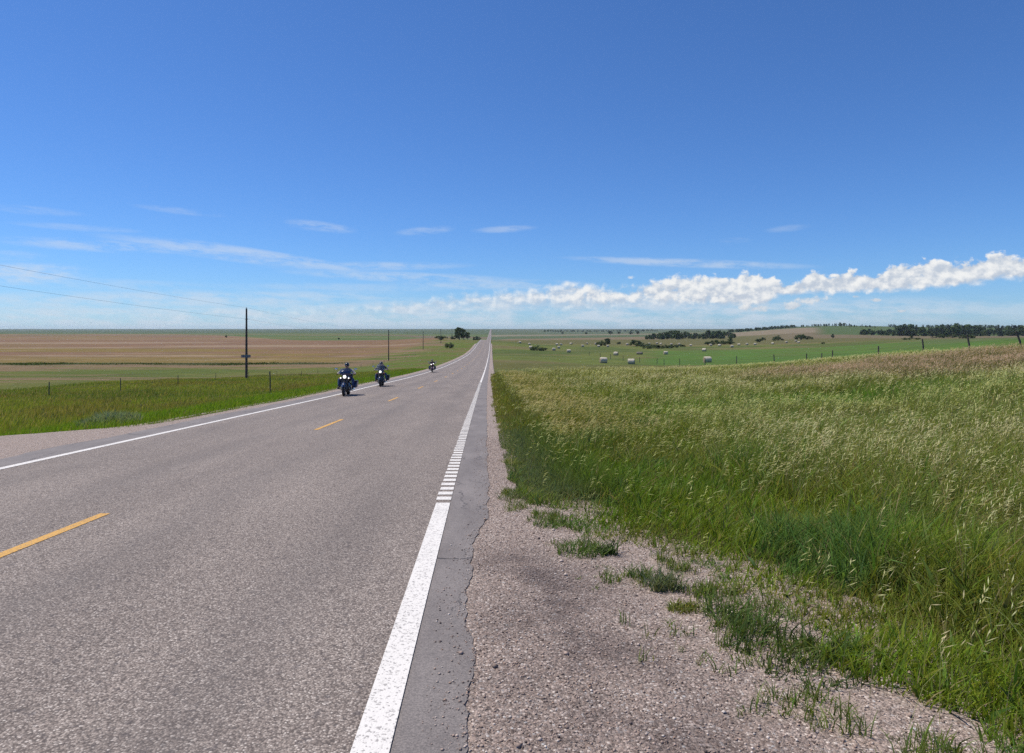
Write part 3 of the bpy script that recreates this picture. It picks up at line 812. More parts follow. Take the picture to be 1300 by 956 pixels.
def hay_end_mat(dark=1.):
    m, t, b, out = material('baled_hay_end')
    g = t.new('ShaderNodeTexCoord').outputs['Object']; X = t.xyz(g)
    r = t.m('SQRT', t.m('ADD', t.m('POWER', X[1], 2.), t.m('POWER', t.m('SUBTRACT', X[2], .72), 2.)))
    ring = t.m('SINE', t.m('ADD', t.m('MULTIPLY', r, 60.), t.m('MULTIPLY', t.noise(g, 5., 4.), 7.)))
    s = t.noise(g, 30., 4., .7)
    f = t.m('ADD', t.m('MULTIPLY', ring, .12), s)
    c = t.ramp(f, [(.3, (.17, .125, .07)), (.55, (.34, .28, .17)), (.8, (.48, .42, .29))])
    t.put(b.inputs['Base Color'], c); b.inputs['Roughness'].default_value = .95; b.inputs['Specular IOR Level'].default_value = .1
    bp = t.new('ShaderNodeBump', {'Height': f, 'Strength': .9, 'Distance': .05}); t.l.new(bp.outputs[0], b.inputs['Normal'])
    return m
M_HAY, M_HAYEND = hay_mat(), hay_end_mat()
M_OLDHAY = plain('weathered_hay', (.16, .14, .11), .95, vary=.5, scale=4.)
def bale_mesh(seed, old=False):
    r = random.Random(seed); n, k = 40, 14; L, Rr = .80, .76
    me = bpy.data.meshes.new('hay_bale'); V, Fs, mi = [], [], []
    ph = [r.uniform(0, 6.28) for _ in range(6)]
    for i in range(k + 1):
        x = -L + 2 * L * i / k
        rr = Rr * (1 - .09 * abs(x / L) ** 5) * (1 + .012 * math.sin(x * 17 + ph[0]))
        for j in range(n):
            t = 2 * math.pi * j / n
            q = rr * (1 + .018 * math.sin(3 * t + ph[1]) + .012 * math.sin(7 * t + ph[2] + x * 3))
            yy, zz = q * math.sin(t), q * math.cos(t)
            zz = max(zz, -.68) if not old else max(zz * .8, -.5)
            V.append((x + (.02 * math.sin(5 * t + ph[3]) if i in (0, k) else 0), yy * (1.03 if zz < 0 else 1), zz + (.68 if not old else .5)))
    for i in range(k):
        for j in range(n):
            Fs.append((i * n + j, i * n + (j + 1) % n, (i + 1) * n + (j + 1) % n, (i + 1) * n + j)); mi.append(0)
    for i, sg in ((0, -1), (k, 1)):                       # slightly dished, rumpled ends
        prev = [i * n + j for j in range(n)]
        for q, dx in ((.75, .035), (.45, .05), (.18, .03)):
            cur = []
            for j in range(n):
                p = V[i * n + j]; cur.append(len(V)); V.append((sg * (L + dx + .02 * r.uniform(-1, 1)), p[1] * q, (p[2] - .68) * q + .68))
            for j in range(n): Fs.append((prev[j], prev[(j + 1) % n], cur[(j + 1) % n], cur[j])); mi.append(1)
            prev = cur
        Fs.append(tuple(prev)); mi.append(1)
    me.from_pydata(V, [], Fs); me.materials.append(M_OLDHAY if old else M_HAY); me.materials.append(M_OLDHAY if old else M_HAYEND)
    me.polygons.foreach_set('material_index', mi); me.polygons.foreach_set('use_smooth', np.ones(len(mi), bool))
    bm = bmesh.new(); bm.from_mesh(me); bmesh.ops.recalc_face_normals(bm, faces=bm.faces); bm.to_mesh(me); bm.free()
    try: me.set_sharp_from_angle(angle=R(50))
    except Exception: pass
    return me
BM = [bale_mesh(i) for i in range(4)]
BALES = [  # px, D, yaw, label
 (766, 168, 6, 'pale round hay bale nearest the road, left of the front three below the stubble'),
 (801.5, 161, -16, 'pale round hay bale with its lit left end showing, middle of the front three'),
 (898, 168, 4, 'long pale round hay bale by the fence, right of the front three in green grass'),
 (782, 252, -24, 'tilted-looking hay bale on stubble above the gap between the front two bales'),
 (845, 268, 8, 'hay bale with a dark front just in front of the low scrub thicket'),
 (722, 300, 3, 'white topped hay bale alone on grass right of the dark roadside bush'),
 (894, 318, -30, 'hay bale at the upper left edge of the bright green field'),
 (703, 330, 10, 'flat looking pale hay bale just right of the dark roadside bush'),
 (709, 385, 35, 'small hay bale behind the white topped one, towards the road'),
 (725, 500, -40, 'small far hay bale between the road bush and the round bush'),
 (739.5, 430, 25, 'small far hay bale halfway between road bush and round bush'),
 (745, 510, 45, 'slanting far hay bale left of the round bush, higher up'),
 (756, 505, 20, 'far hay bale close to the left flank of the round bush'),
 (760, 430, -20, 'far hay bale at the lower left foot of the round bush'),
 (771.5, 432, 10, 'bright far hay bale at the right foot of the round bush'),
 (796, 490, 15, 'far hay bale midway between the two round bushes'),
 (824, 520, 20, 'tiny pale hay bale left above the scrub thicket'),
 (834, 545, 5, 'tiny pale hay bale above the middle of the scrub thicket'),
 (839, 520, -35, 'tiny hay bale right of the one above the thicket'),
 (852, 500, 10, 'tiny pale hay bale behind the right half of the thicket'),
 (862, 500, 25, 'tiny pale hay bale at the right end of the thicket'),
 (877, 460, -15, 'small hay bale on stubble left of the willow scrub'),
 (902, 455, 15, 'small hay bale in front of the left end of the willow scrub'),
 (913.5, 440, -35, 'small hay bale with shaded end below the willow scrub'),
 (929, 400, 5, 'small hay bale on the upper edge of the green field under the willow scrub'),
 (938, 455, -25, 'small hay bale right of the willow scrub, left of the lone field bush'),
 (948, 460, 20, 'small hay bale on the far rim of the green field below the bare slope'),
 (958.5, 455, -15, 'small hay bale on the far rim of the green field, right of its close neighbour'),
 (981, 460, -40, 'slanted hay bale on the far rim of the bright green field'),
 (998, 490, 12, 'small hay bale at the far rim, left of the two rightmost bales'),
 (1010, 520, 25, 'tiny hay bale second from the right end of the bale field'),
 (1014, 470, -20, 'rightmost small hay bale at the far rim of the green field'),
 (672, 430, 10, 'tiny pale hay bale close to the right edge of the far road'),
 (674, 345, -10, 'pale hay bale left of the dark roadside bush'),
 (660, 460, 15, 'tiny hay bale nearest the far road on the grass slope'),
 (707, 470, -12, 'tiny hay bale far behind the roadside bush'),
 (712, 472, 40, 'tiny hay bale right beside the one far behind the roadside bush'),
]
for i, (px, D, yw, lab) in enumerate(BALES):
    x, y, z = at(px, D)
    o = link('hay_bale', BM[i % 4]); o.location = (x, y, z - .06); o.rotation_euler = (0, 0, R(yw))
    sc_ = random.Random(i).uniform(.94, 1.08); o.scale = (sc_, sc_, sc_)
    tag(o, lab, 'hay bale', 'round hay bales scattered over the valley')
o = link('hay_bale', bale_mesh(9, True)); x, y, z = at(812, 268); o.location = (x, y, z - .05); o.rotation_euler = (0, 0, R(-28)); o.scale = (1.3, 1.2, 1)
tag(o, 'collapsed grey weathered hay bale at the left end of the thicket', 'hay bale')

# ------------------------------------------------------------------ trees and bushes
M_BARK = plain('bark', (.075, .058, .045), .95, vary=.35, scale=6.)
def crown_soup(clumps, nleaf, leaf, col, rng, squash=.8):
    """leaf-sized faces gathered round many twig clumps"""
    s = Soup()
    for (cx, cy, cz, r) in clumps:
        n = max(8, int(nleaf * r ** 1.6 * rng.uniform(.5, 1.3)))
        d = rng.normal(0, 1, (n, 3)); d /= np.linalg.norm(d, axis=1, keepdims=True)
        rr = r * rng.uniform(.35, 1.05, n) ** .6
        P = np.array((cx, cy, cz)) + d * rr[:, None] * np.array((1, 1, squash))
        a = rng.normal(0, 1, (n, 3)); a /= np.linalg.norm(a, axis=1, keepdims=True)
        b = np.cross(a, rng.normal(0, 1, (n, 3))); b /= np.linalg.norm(b, axis=1, keepdims=True)
        L = (leaf * rng.uniform(.6, 1.4, n))[:, None]
        V = np.stack([P - a * L, P + b * L * .55, P + a * L, P - b * L * .55], 1)
        Fc = (np.arange(n)[:, None, None] * 4 + np.array([(0, 1, 2), (0, 2, 3)])[None]).reshape(-1, 3)
        C = np.zeros((n, 3)) + np.array(col) * rng.uniform(.7, 1.35)
        s.add(V.reshape(-1, 3), Fc, np.repeat(jit(C, rng, .3, .1), 4, 0))
    return s
def tree_data(kind, seed):
    rng = np.random.default_rng(seed); mb = MB(); cl = []
    if kind == 'broad':            # cottonwood / elm, 8 m
        H, W = 8.0, 3.3
        mb.tube([(0, 0, -.3), (.1, 0, 1.2), (.05, .1, 2.8), (0, 0, 5.5)], [.32, .24, .18, .06], 8)
        for k in range(26):
            a = rng.uniform(0, 6.28); q = rng.random(); z = 1.9 + 5.4 * q; rad = W * (1 - abs(q - .42) ** 1.5 * 1.5) * rng.uniform(.35, .95)
            x, y = rad * math.cos(a), rad * math.sin(a)
            cl.append((x, y, z, rng.uniform(.7, 1.35)))
            mb.tube([(0, 0, max(1.2, z - 1.6)), (x * .5, y * .5, z - .6), (x, y, z)], [.09, .06, .02], 5, False)
        s = crown_soup(cl, 120, .25, (.075, .115, .045), rng)
    elif kind == 'pine':           # ponderosa, 9 m
        mb.tube([(0, 0, -.3), (.05, 0, 3), (0, .05, 6), (0, 0, 8.8)], [.26, .2, .13, .03], 8)
        for k in range(34):
            q = rng.random(); z = 1.6 + 7.0 * q; a = rng.uniform(0, 6.28); rad = (2.3 * (1 - q) ** .75 + .25) * rng.uniform(.45, 1.)
            x, y = rad * math.cos(a), rad * math.sin(a)
            cl.append((x, y, z, rng.uniform(.45, .8)))
            mb.tube([(0, 0, z + .1), (x, y, z)], [.06, .02], 4, False)
        s = crown_soup(cl, 150, .2, (.046, .074, .044), rng, .6)
    else:                          # bush, 3 m
        for k in range(7):
            a = rng.uniform(0, 6.28); r = rng.uniform(.4, 1.3)
            mb.tube([(.1 * math.cos(a), .1 * math.sin(a), -.1), (r * .6 * math.cos(a), r * .6 * math.sin(a), 1.0), (r * math.cos(a), r * math.sin(a), 2.0)], [.07, .05, .015], 5, False)
        for k in range(22):
            a = rng.uniform(0, 6.28); q = rng.random(); rad = 2.1 * q ** .5
            z = .45 + (2.3 - .28 * rad ** 2) * rng.random()
            cl.append((rad * math.cos(a), rad * math.sin(a), max(z, .35), rng.uniform(.4, .75)))
        s = crown_soup(cl, 190, .17, (.078, .112, .042), rng)
    tm = mb.mesh(kind + '_trunk', M_BARK)
    cm = np_mesh(kind + '_crown', np.concatenate(s.V), np.concatenate(s.F), [M_LEAF], col=np.concatenate(s.C))
    return tm, cm, s
TREES = {k: [tree_data(k, sd) for sd in range(b, b + 3)] for k, b in (('broad', 10), ('pine', 20), ('bush', 30))}
TNAME = {'broad': 'tree', 'pine': 'pine_tree', 'bush': 'bush'}
_tc = [0]
def plant(kind, px, D, h, label, wide=1., group=None, sink=0.):
    x, y, z = at(px, D); i = _tc[0]; _tc[0] += 1
    tm, cm, _ = TREES[kind][i % 3]
    rt = empty(TNAME[kind], (x, y, z - sink)); s = h / {'broad': 8.2, 'pine': 9.2, 'bush': 2.7}[kind]
    rt.scale = (s * wide, s * wide, s); rt.rotation_euler = (0, 0, i * 2.4)
    link('stem' if kind == 'bush' else 'trunk', tm, rt); link('crown', cm, rt)
    tag(rt, label, 'bush' if kind == 'bush' else 'tree', group)
    return rt
g = 'trees on the left of the far road'
plant('broad', 583, 560, 11., 'tallest dark tree left of the road where it tops the rise', 1.0, g)
plant('broad', 589, 575, 9.4, 'dark round tree at the right flank of the tallest roadside tree', 1.1, g)
plant('broad', 594, 600, 6.8, 'lower dark tree nearest to the road on the rise', 1.1, g)
plant('bush', 577, 560, 3.0, 'low bush at the left foot of the tallest roadside tree', 1.6, g)
plant('bush', 571, 330, 2.6, 'dark round bush alone on the left verge below the far trees', 1.1)
plant('bush', 560, 520, 3.2, 'dark scrub among the far utility poles left of the road', 1.8)
plant('bush', 605, 760, 5., 'small dark bush at the left edge of the hill crest road', 1.2)
# right valley
plant('bush', 682, 315, 2.2, 'dark wide bush right of the far road, left part of a pair', 1.9)
plant('bush', 690, 318, 1.5, 'low dark bush hugging the right side of the wide roadside bush', 1.9)
plant('broad', 771, 470, 5.6, 'round dark bushy tree standing among hay bales in the valley', 1.05)
plant('bush', 764, 466, 3.4, 'paler low bush at the left flank of the round bushy tree', 1.3)
plant('bush', 786, 520, 2.0, 'tiny dark shrub right of the round bushy tree', 1.0)
plant('bush', 808, 455, 4.2, 'rounded dark bush at the left end of the long thicket', 1.3)
g = 'bushes of the valley thicket'
for px, D, h, wd, lab in ((818, 440, 2.4, 2.0, 'dark low bush of the thicket right next to the rounded bush'), (827, 400, 2.2, 2.2, 'spreading thicket bush above the dark fronted bale'),
                          (836, 390, 2.1, 2.2, 'spreading thicket bush in the middle of the thicket'), (846, 400, 2.0, 2.2, 'low thicket bush right of the middle'),
                          (855, 420, 1.8, 2.2, 'low thicket bush towards its right end'), (822, 380, 1.5, 2.4, 'lowest front bush of the thicket'), (864, 440, 1.6, 2.2, 'last small bush at the right end of the thicket')):
    plant('bush', px, D, h, lab, wd, g)
for px, D, h, wd, lab in ((899, 500, 2.4, 1.8, 'small bush at the left end of the willow scrub'), (906, 505, 3.4, 1.5, 'taller bush of the willow scrub, left of the dark round tree'),
                          (916, 510, 2.4, 2.0, 'low pale bush in the middle of the willow scrub'), (926, 505, 2.6, 1.8, 'low bush at the right foot of the dark round tree')):
    plant('bush', px, D, h, lab, wd, 'bushes of the willow scrub')
plant('broad', 927.5, 520, 6.0, 'dark round tree standing over the willow scrub', .9)
plant('bush', 917.5, 560, 2.6, 'tiny dark shrub left of the dark round tree', .9)
plant('bush', 964, 560, 3.0, 'small dark bush between the green field and the bare slope', 1.3)
plant('bush', 969, 640, 3.0, 'tiny bush higher on the slope, left of the wide hillside bush', 1.)
plant('bush', 988, 600, 4.4, 'wide hillside bush above the rim of the green field', 1.4)
plant('bush', 1017, 600, 5.0, 'dark hillside bush left of the lone hillside tree', 1.2)
plant('bush', 1025, 610, 3.4, 'low bush at the right flank of the dark hillside bush', 1.6)
plant('broad', 1057, 640, 4.6, 'lone dark tree in the middle of the green hillside', .9)
plant('bush', 1045, 420, 1.2, 'tiny dark shrub inside the green field', 1.4)
plant('broad', 1157, 520, 3.8, 'dark round tree on a weedy mound before the pine wood', .9)
plant('bush', 1150, 500, 1.5, 'low dark shrub at the left foot of the mound tree', 2.6)
plant('bush', 1164, 505, 1.4, 'low dark shrub at the right foot of the mound tree', 2.2)
plant('pine', 1184, 560, 6.6, 'upright dark pine standing left of the gap in the pine wood', .8)
g = 'trees below the pine wood'
for px, D, h, k, lab in ((1193, 640, 4., 'bush', 'dark bush just right of the upright pine'), (1201, 650, 5.5, 'broad', 'leafy tree left of the bare patch below the pine wood'),
                         (1209, 640, 4., 'bush', 'dark bush under the leafy tree below the pine wood'), (1222, 560, 3.4, 'bush', 'dark shrub on the grey field rim near the wood'),
                         (1232, 520, 3., 'bush', 'dark shrub behind the second tilted fence post')):
    plant(k, px, D, h, lab, 1.3, g)
# ridge row (each tree told apart by nothing but its place): shared label
rr = random.Random(4)
for k in range(34):
    px = 1004 + k * 3.25 + rr.uniform(-1.2, 1.2)
    hgt = (4.5 + 4.5 * math.exp(-((px - 1062) / 34.) ** 2)) * rr.uniform(.7, 1.15)
    plant('pine' if rr.random() < .6 else 'broad', px, rr.uniform(1560, 1680), hgt, 'small dark tree in the row along the far hill ridge', 1.25, 'trees along the far ridge')
plant('broad', 287, 1000, 4., 'tiny dark tree alone on the far left plain', 1.2)
plant('broad', 430, 760, 2.4, 'tiny shrub at the far rim of the brown field', 1.6)
g = 'single trees dotted on the far plain'
for px, D, h, lab in ((714, 2100, 8, 'far tree on the plain nearest the road side'), (744, 2000, 8, 'far tree on the plain left of the round bushy tree'), (775, 1800, 11, 'dark far tree straight above the round bushy tree'),
                      (786, 1900, 8, 'small far tree right of the dark far tree'), (801, 1750, 9, 'far tree on the plain left of the big valley wood'), (810, 1750, 9, 'far tree touching the left end of the valley wood')):
    plant('broad', px, D, h, lab, 1.7, g)

def wood(name, n, tx, dfun, hfun, label, seed, kinds=('pine',)):
    """a far wood that reads as one mass: one object of many trees"""
    rng = np.random.default_rng(seed); s = Soup()
    for i in range(n):
        px = rng.uniform(*tx); D = dfun(px, rng); h = hfun(px, rng)
        x = (px - 650) / F * D; z = ground(float(x), float(D))
        k = kinds[int(rng.integers(len(kinds)))]
        src = TREES[k][int(rng.integers(3))][2]
        V = np.concatenate(src.V).reshape(-1, 4, 3); C = np.concatenate(src.C).reshape(-1, 4, 3)
        m = max(60, int(420 * (900 / D) ** 1.))
        sel = rng.choice(len(V), min(m, len(V)), replace=False)
        V = V[sel]; C = C[sel] * rng.uniform(.75, 1.25)
        ctr = V.mean(1, keepdims=True); V = ctr + (V - ctr) * 2.6
        sc_ = h / {'broad': 8.2, 'pine': 9.2}[k]; a = rng.uniform(0, 6.28); wd = rng.uniform(1., 1.4)
        vx = V[..., 0] * math.cos(a) - V[..., 1] * math.sin(a); vy = V[..., 0] * math.sin(a) + V[..., 1] * math.cos(a)
        W = np.stack([vx * sc_ * wd + x, vy * sc_ * wd + D, (V[..., 2] - .17 * np.clip(8 - V[..., 2], 0, 8)) * sc_ + z - .2], -1)
        Fc = (np.arange(len(W))[:, None, None] * 4 + np.array([(0, 1, 2), (0, 2, 3)])[None]).reshape(-1, 3)
        s.add(W.reshape(-1, 3), Fc, C.reshape(-1, 3))
        # trunk
        s.add(np.array([(x - .2 * sc_, D, z - .3), (x + .2 * sc_, D, z - .3), (x, D, z + h * .7)]), np.array([(0, 1, 2)]), np.array([(.07, .055, .045)] * 3))
        s.add(np.array([(x, D - .2 * sc_, z - .3), (x, D + .2 * sc_, z - .3), (x, D, z + h * .7)]), np.array([(0, 1, 2)]), np.array([(.07, .055, .045)] * 3))
    tag(s.obj(name, M_LEAF), label, 'wood', kind='stuff')
wood('pine_wood', 520, (1092, 1345), lambda p, r: r.uniform(860 + max(0, 1130 - p) * 1.2, 900 + min(360, max(20, (p - 1080) * 5))), lambda p, r: (5.5 + 8 * r.random() ** 1.6) * min(1, .45 + (p - 1085) / 120) * (.7 + .6 * float(vnoise(p * .05, 1., 2))), 'dark pine wood covering the slope at the right horizon', 41, ('pine', 'pine', 'broad'))
wood('valley_wood', 260, (820, 936), lambda p, r: r.uniform(860, 900 + 330 * min(1, (p - 815) / 40)), lambda p, r: (3.5 + 7 * r.random() ** 1.5) * (.4 + .6 * math.sin(math.pi * min(1, max(.06, (p - 812) / 132))) ** .6) * (.65 + .7 * float(vnoise(p * .09, 3., 2))), 'dark leafy wood filling the far valley left of the slope', 42, ('broad', 'pine'))
wood('horizon_wood', 150, (925, 1010), lambda p, r: r.uniform(1500, 1800), lambda p, r: r.uniform(4.5, 8), 'thin dark band of trees below the horizon left of the ridge', 43, ('broad', 'pine'))
wood('ridge_wood', 150, (1128, 1345), lambda p, r: r.uniform(1700, 2000), lambda p, r: r.uniform(5, 9.5), 'thin dark line of trees on the skyline above the pine wood', 44, ('broad', 'pine'))
wood('plain_wood', 170, (690, 835), lambda p, r: r.uniform(2900, 3600), lambda p, r: r.uniform(4, 10), 'thin blue-dark line of trees along the flat horizon', 45, ('broad',))

# ------------------------------------------------------------------ poles, wires, fences
M_POLE = plain('weathered_pole_wood', (.075, .062, .052), .9, vary=.35, scale=5.)
M_POST = plain('grey_fence_wood', (.10, .085, .07), .95, vary=.4, scale=14.)
M_STEEL = plain('dull_steel', (.10, .10, .10), .5, .7)
M_INS = plain('glass_insulator', (.55, .62, .60), .15)
M_BOARD = plain('blue_grey_board', (.13, .17, .21), .7)
M_WIRE = plain('line_wire', (.16, .16, .17), .5, .3)
POLE_AT = [(-26, -30.3), (86, -30.7), (198, -29.6), (312, -31.), (425, -31.3), (540, -31.)]
PLAB = ['tall bare utility pole behind the viewer', 'tallest, nearest wooden utility pole with a small board at mid-height', 'second wooden utility pole, above the two riders', 'third wooden utility pole past the last rider', 'fourth, short looking utility pole by far scrub', 'farthest utility pole beside the roadside trees']
tops = []
for i, (D, u) in enumerate(POLE_AT):
    x = u + float(s_axis(D)); z = ground(float(x), float(D))
    H = 9.0 if i != 3 else 8.4
    tops.append((Vector((x, D, z + H + .12)), Vector((x + .17, D, z + H - 1.35))))
    if i == 0: continue
    rt = empty('utility_pole', (x, D, z)); tag(rt, PLAB[i], 'utility pole', 'utility poles along the left side of the road')
    MB().tube([(0, 0, -.6), (0, 0, 3), (.01, 0, H)], [.165, .145, .10], 10).obj('pole_shaft', M_POLE, rt)
    MB().tube([(0, 0, H), (0, 0, H + .08), (0, 0, H + .14)], [.05, .06, .03], 8).obj('insulator', M_INS, rt)
    b = MB().tube([(.0, 0, H - 1.35), (.17, 0, H - 1.35)], .022, 6).tube([(-.22, 0, H - 1.38), (.0, 0, H - 1.38)], .018, 6).obj('bracket', M_STEEL, rt)
    MB().sup((.17, 0, H - 1.35), (.045, .045, .06), (.8, 1)).obj('insulator', M_INS, b)
    if i == 1:
        bd = MB()
        for k in range(3): bd.box((-.60, -.20, 2.78 + .115 * k), (.60, -.165, 2.885 + .115 * k))
        bd.box((-.36, -.165, 2.76), (-.28, -.13, 3.15)).box((.28, -.165, 2.76), (.36, -.13, 3.15))
        tag(bd.obj('cross_board', M_BOARD, rt, False))
for wi, nm in ((0, 'topmost thin overhead wire strung along the utility poles'), (1, 'lower thin overhead wire strung along the utility poles')):
    mb = MB()
    for i in range(len(tops) - 1):
        a, b = tops[i][wi], tops[i + 1][wi]; pts = []
        for k in range(25):
            f = k / 24; p = a.lerp(b, f); p.z -= (.9 if wi == 0 else .75) * 4 * f * (1 - f); pts.append(p)
        mb.tube(pts, .0065, 5, False)
    tag(mb.obj('overhead_wire', M_WIRE), nm, 'wire', 'overhead wires on the utility poles')

def fence(name, label, pts, ph, rad, mat, seed, wires=(.45, .8, 1.1), steel=False):
    """pts: (x, y, lean) of posts from near to far"""
    r = random.Random(seed)
    x0, y0, _ = pts[0]; rt = empty(name, (x0, y0, ground(float(x0), float(y0)))); tag(rt, label, 'fence')
    base = Vector(rt.location); tp = []
    for (x, y, ln) in pts:
        z = ground(float(x), float(y)); b = Vector((x, y, z)) - base
        h = ph * r.uniform(.92, 1.08); t = b + Vector((ln * h, r.uniform(-.04, .04) * h, h))
        rr_ = rad * r.uniform(.85, 1.2)
        mb = MB().tube([b - Vector((0, 0, .3)), b.lerp(t, .5) + Vector((.01, 0, 0)), t, t + Vector((0, 0, .015))], [rr_ * 1.08, rr_, rr_ * .92, rr_ * .6], 8)
        mb.obj('post', mat, rt); tp.append((b, t))
    for wz_ in wires:
        mb = MB()
        for (b0, t0), (b1, t1) in zip(tp[:-1], tp[1:]):
            f = wz_ / ph; p0, p1 = b0.lerp(t0, f), b1.lerp(t1, f)
            pts_ = [p0.lerp(p1, k / 6) - Vector((0, 0, .05 * 4 * (k / 6) * (1 - k / 6))) for k in range(7)]
            mb.tube(pts_, .004, 4, False)
        mb.obj('wire_strand', M_STEEL, rt)
def fx(px, D): return (px - 650) / F * D
RF = [(27.5, 30.5, .0), (29.5, 37, -.05), (fx(1299, 43.5), 43.5, -.34), (fx(1232, 50.5), 50.5, -.16), (fx(1173, 59), 59, -.10), (fx(1115, 68), 68, .02), (fx(1057, 79), 79, .0), (fx(1043, 84), 84, .03), (fx(1024, 90), 90, -.02),
      (fx(983, 100), 100, -.05), (fx(935, 113), 113, .03), (fx(895, 127), 127, .0), (fx(863, 139), 139, -.03), (fx(843, 150), 150, 0), (fx(834, 158), 158, .04), (fx(812, 172), 172, 0), (fx(791, 190), 190, .02), (fx(775, 208), 208, 0), (fx(762, 228), 228, 0), (fx(748, 250), 250, 0)]
fence('wire_fence', 'old wire fence with leaning dark posts between right verge and green field', RF, 1.38, .065, M_POST, 3)
LF = [(float(s_axis(D)) - 26.5, D, l) for D, l in ((41, .02), (49, -.03), (58, .02), (66, 0), (75, .03), (85, -.02), (96, 0), (105, .03), (116, 0), (128, -.03), (140, 0), (154, .02), (170, 0), (190, 0), (212, 0), (240, 0))]
fence('wire_fence', 'thin wire fence with low dark posts crossing the left pasture edge', LF, .85, .026, M_POST, 5)
x, y, z = at(343, 45)
rt = empty('marker_post', (x, y, z)); tag(rt, 'lone dark steel marker post in the left verge before the first rider', 'post')
MB().tube([(0, 0, -.3), (.0, 0, .7), (-.02, 0, 1.42)], [.045, .042, .04], 8).obj('post', M_POST, rt)
MB().box((-.05, -.055, 1.24), (.02, -.045, 1.40)).obj('marker_plate', M_STEEL, rt, False)

# ------------------------------------------------------------------ motorcycles and riders
M_RUB = plain('tyre_rubber', (.018, .018, .019), .8)
M_CHR = plain('chrome', (.62, .62, .64), .12, 1., vary=.05)
M_BLK = plain('black_enamel', (.012, .012, .016), .25, 0., vary=.1, coat=.4)
M_NAVY = plain('navy_enamel', (.014, .022, .075), .25, 0., vary=.1, coat=.5)
M_MAR = plain('maroon_enamel', (.12, .016, .03), .25, 0., vary=.1, coat=.5)
M_VIN = plain('black_vinyl', (.022, .021, .021), .55)
M_ENG = plain('engine_alloy', (.14, .14, .145), .4, .8)
M_LIT = plain('lit_headlamp', (.9, .9, .88), .2, emit=1.6)
M_AMB = plain('amber_lens', (.6, .2, .02), .3)
M_SKIN = plain('skin', (.42, .25, .18), .55, vary=.06)
M_GLASS = plain('dark_lens', (.01, .01, .012), .1)
def shield_mat():
    m, t, b, out = material('clear_windshield')
    b.inputs['Base Color'].default_value = (.75, .8, .85, 1); b.inputs['Roughness'].default_value = .05
    b.inputs['Transmission Weight'].default_value = .9; b.inputs['IOR'].default_value = 1.15
    n = t.noise(t.new('ShaderNodeTexCoord').outputs['Object'], 12.); t.put(b.inputs['Roughness'], t.ss(n, .2, .9, .03, .15))
    return m
M_SHIELD = shield_mat()

def wheel(parent, c, r, wd):
    w = MB()
    w.lathe_x(c, [(-.045, r * .70), (-.05, r * .80), (.05, r * .80), (.045, r * .70)], 32)
    w.lathe_x(c, [(-.07, 0.001), (-.07, .05), (.07, .05), (.07, 0.001)], 16, False)
    for k in range(10):
        a = 2 * math.pi * k / 10
        d = Vector((0, math.cos(a), math.sin(a)))
        w.tube([Vector(c) + d * .04, Vector(c) + d * r * .74], .011, 6, False)
    wo = w.obj('wheel', M_CHR, parent)
    pr = []
    for k in range(13):
        a = math.pi * (k / 12) ; pr.append((-math.cos(a) * wd / 2, r * .78 + math.sin(a) ** .7 * r * .22))
    pr += [(wd * .3, r * .74), (-wd * .3, r * .74)]
    MB().lathe_x(c, pr, 36).obj('tyre', M_RUB, wo)
    MB().lathe_x((c[0] + .075, c[1], c[2]), [(-.003, .06), (-.003, .14), (.003, .14), (.003, .06)], 20).obj('brake_disc', M_STEEL, wo)

def fender_mb(c, r, wd, a0, a1):
    mb = MB(); V = []; n, k = 16, 9
    for i in range(n + 1):
        a = R(a0 + (a1 - a0) * i / n)
        for j in range(k):
            q = -1 + 2 * j / (k - 1)
            rr_ = r - .075 * abs(q) ** 2.4
            for s_ in (0,):
                V.append((c[0] + q * wd / 2, c[1] + rr_ * math.cos(a), c[2] + rr_ * math.sin(a)))
    m = len(V)
    V += [(c[0] + (x - c[0]) * .97, c[1] + (y - c[1]) * .98, c[2] + (z - c[2]) * .98) for x, y, z in V]
    Fs = []
    for i in range(n):
        for j in range(k - 1):
            q = (i * k + j, i * k + j + 1, (i + 1) * k + j + 1, (i + 1) * k + j); Fs.append(q); Fs.append(tuple(m + t for t in q[::-1]))
        for j in (0, k - 1):
            q = (i * k + j, (i + 1) * k + j, m + (i + 1) * k + j, m + i * k + j); Fs.append(q)
    for i in (0, n):
        for j in range(k - 1): Fs.append((i * k + j, i * k + j + 1, m + i * k + j + 1, m + i * k + j))
    return mb._add(V, Fs)

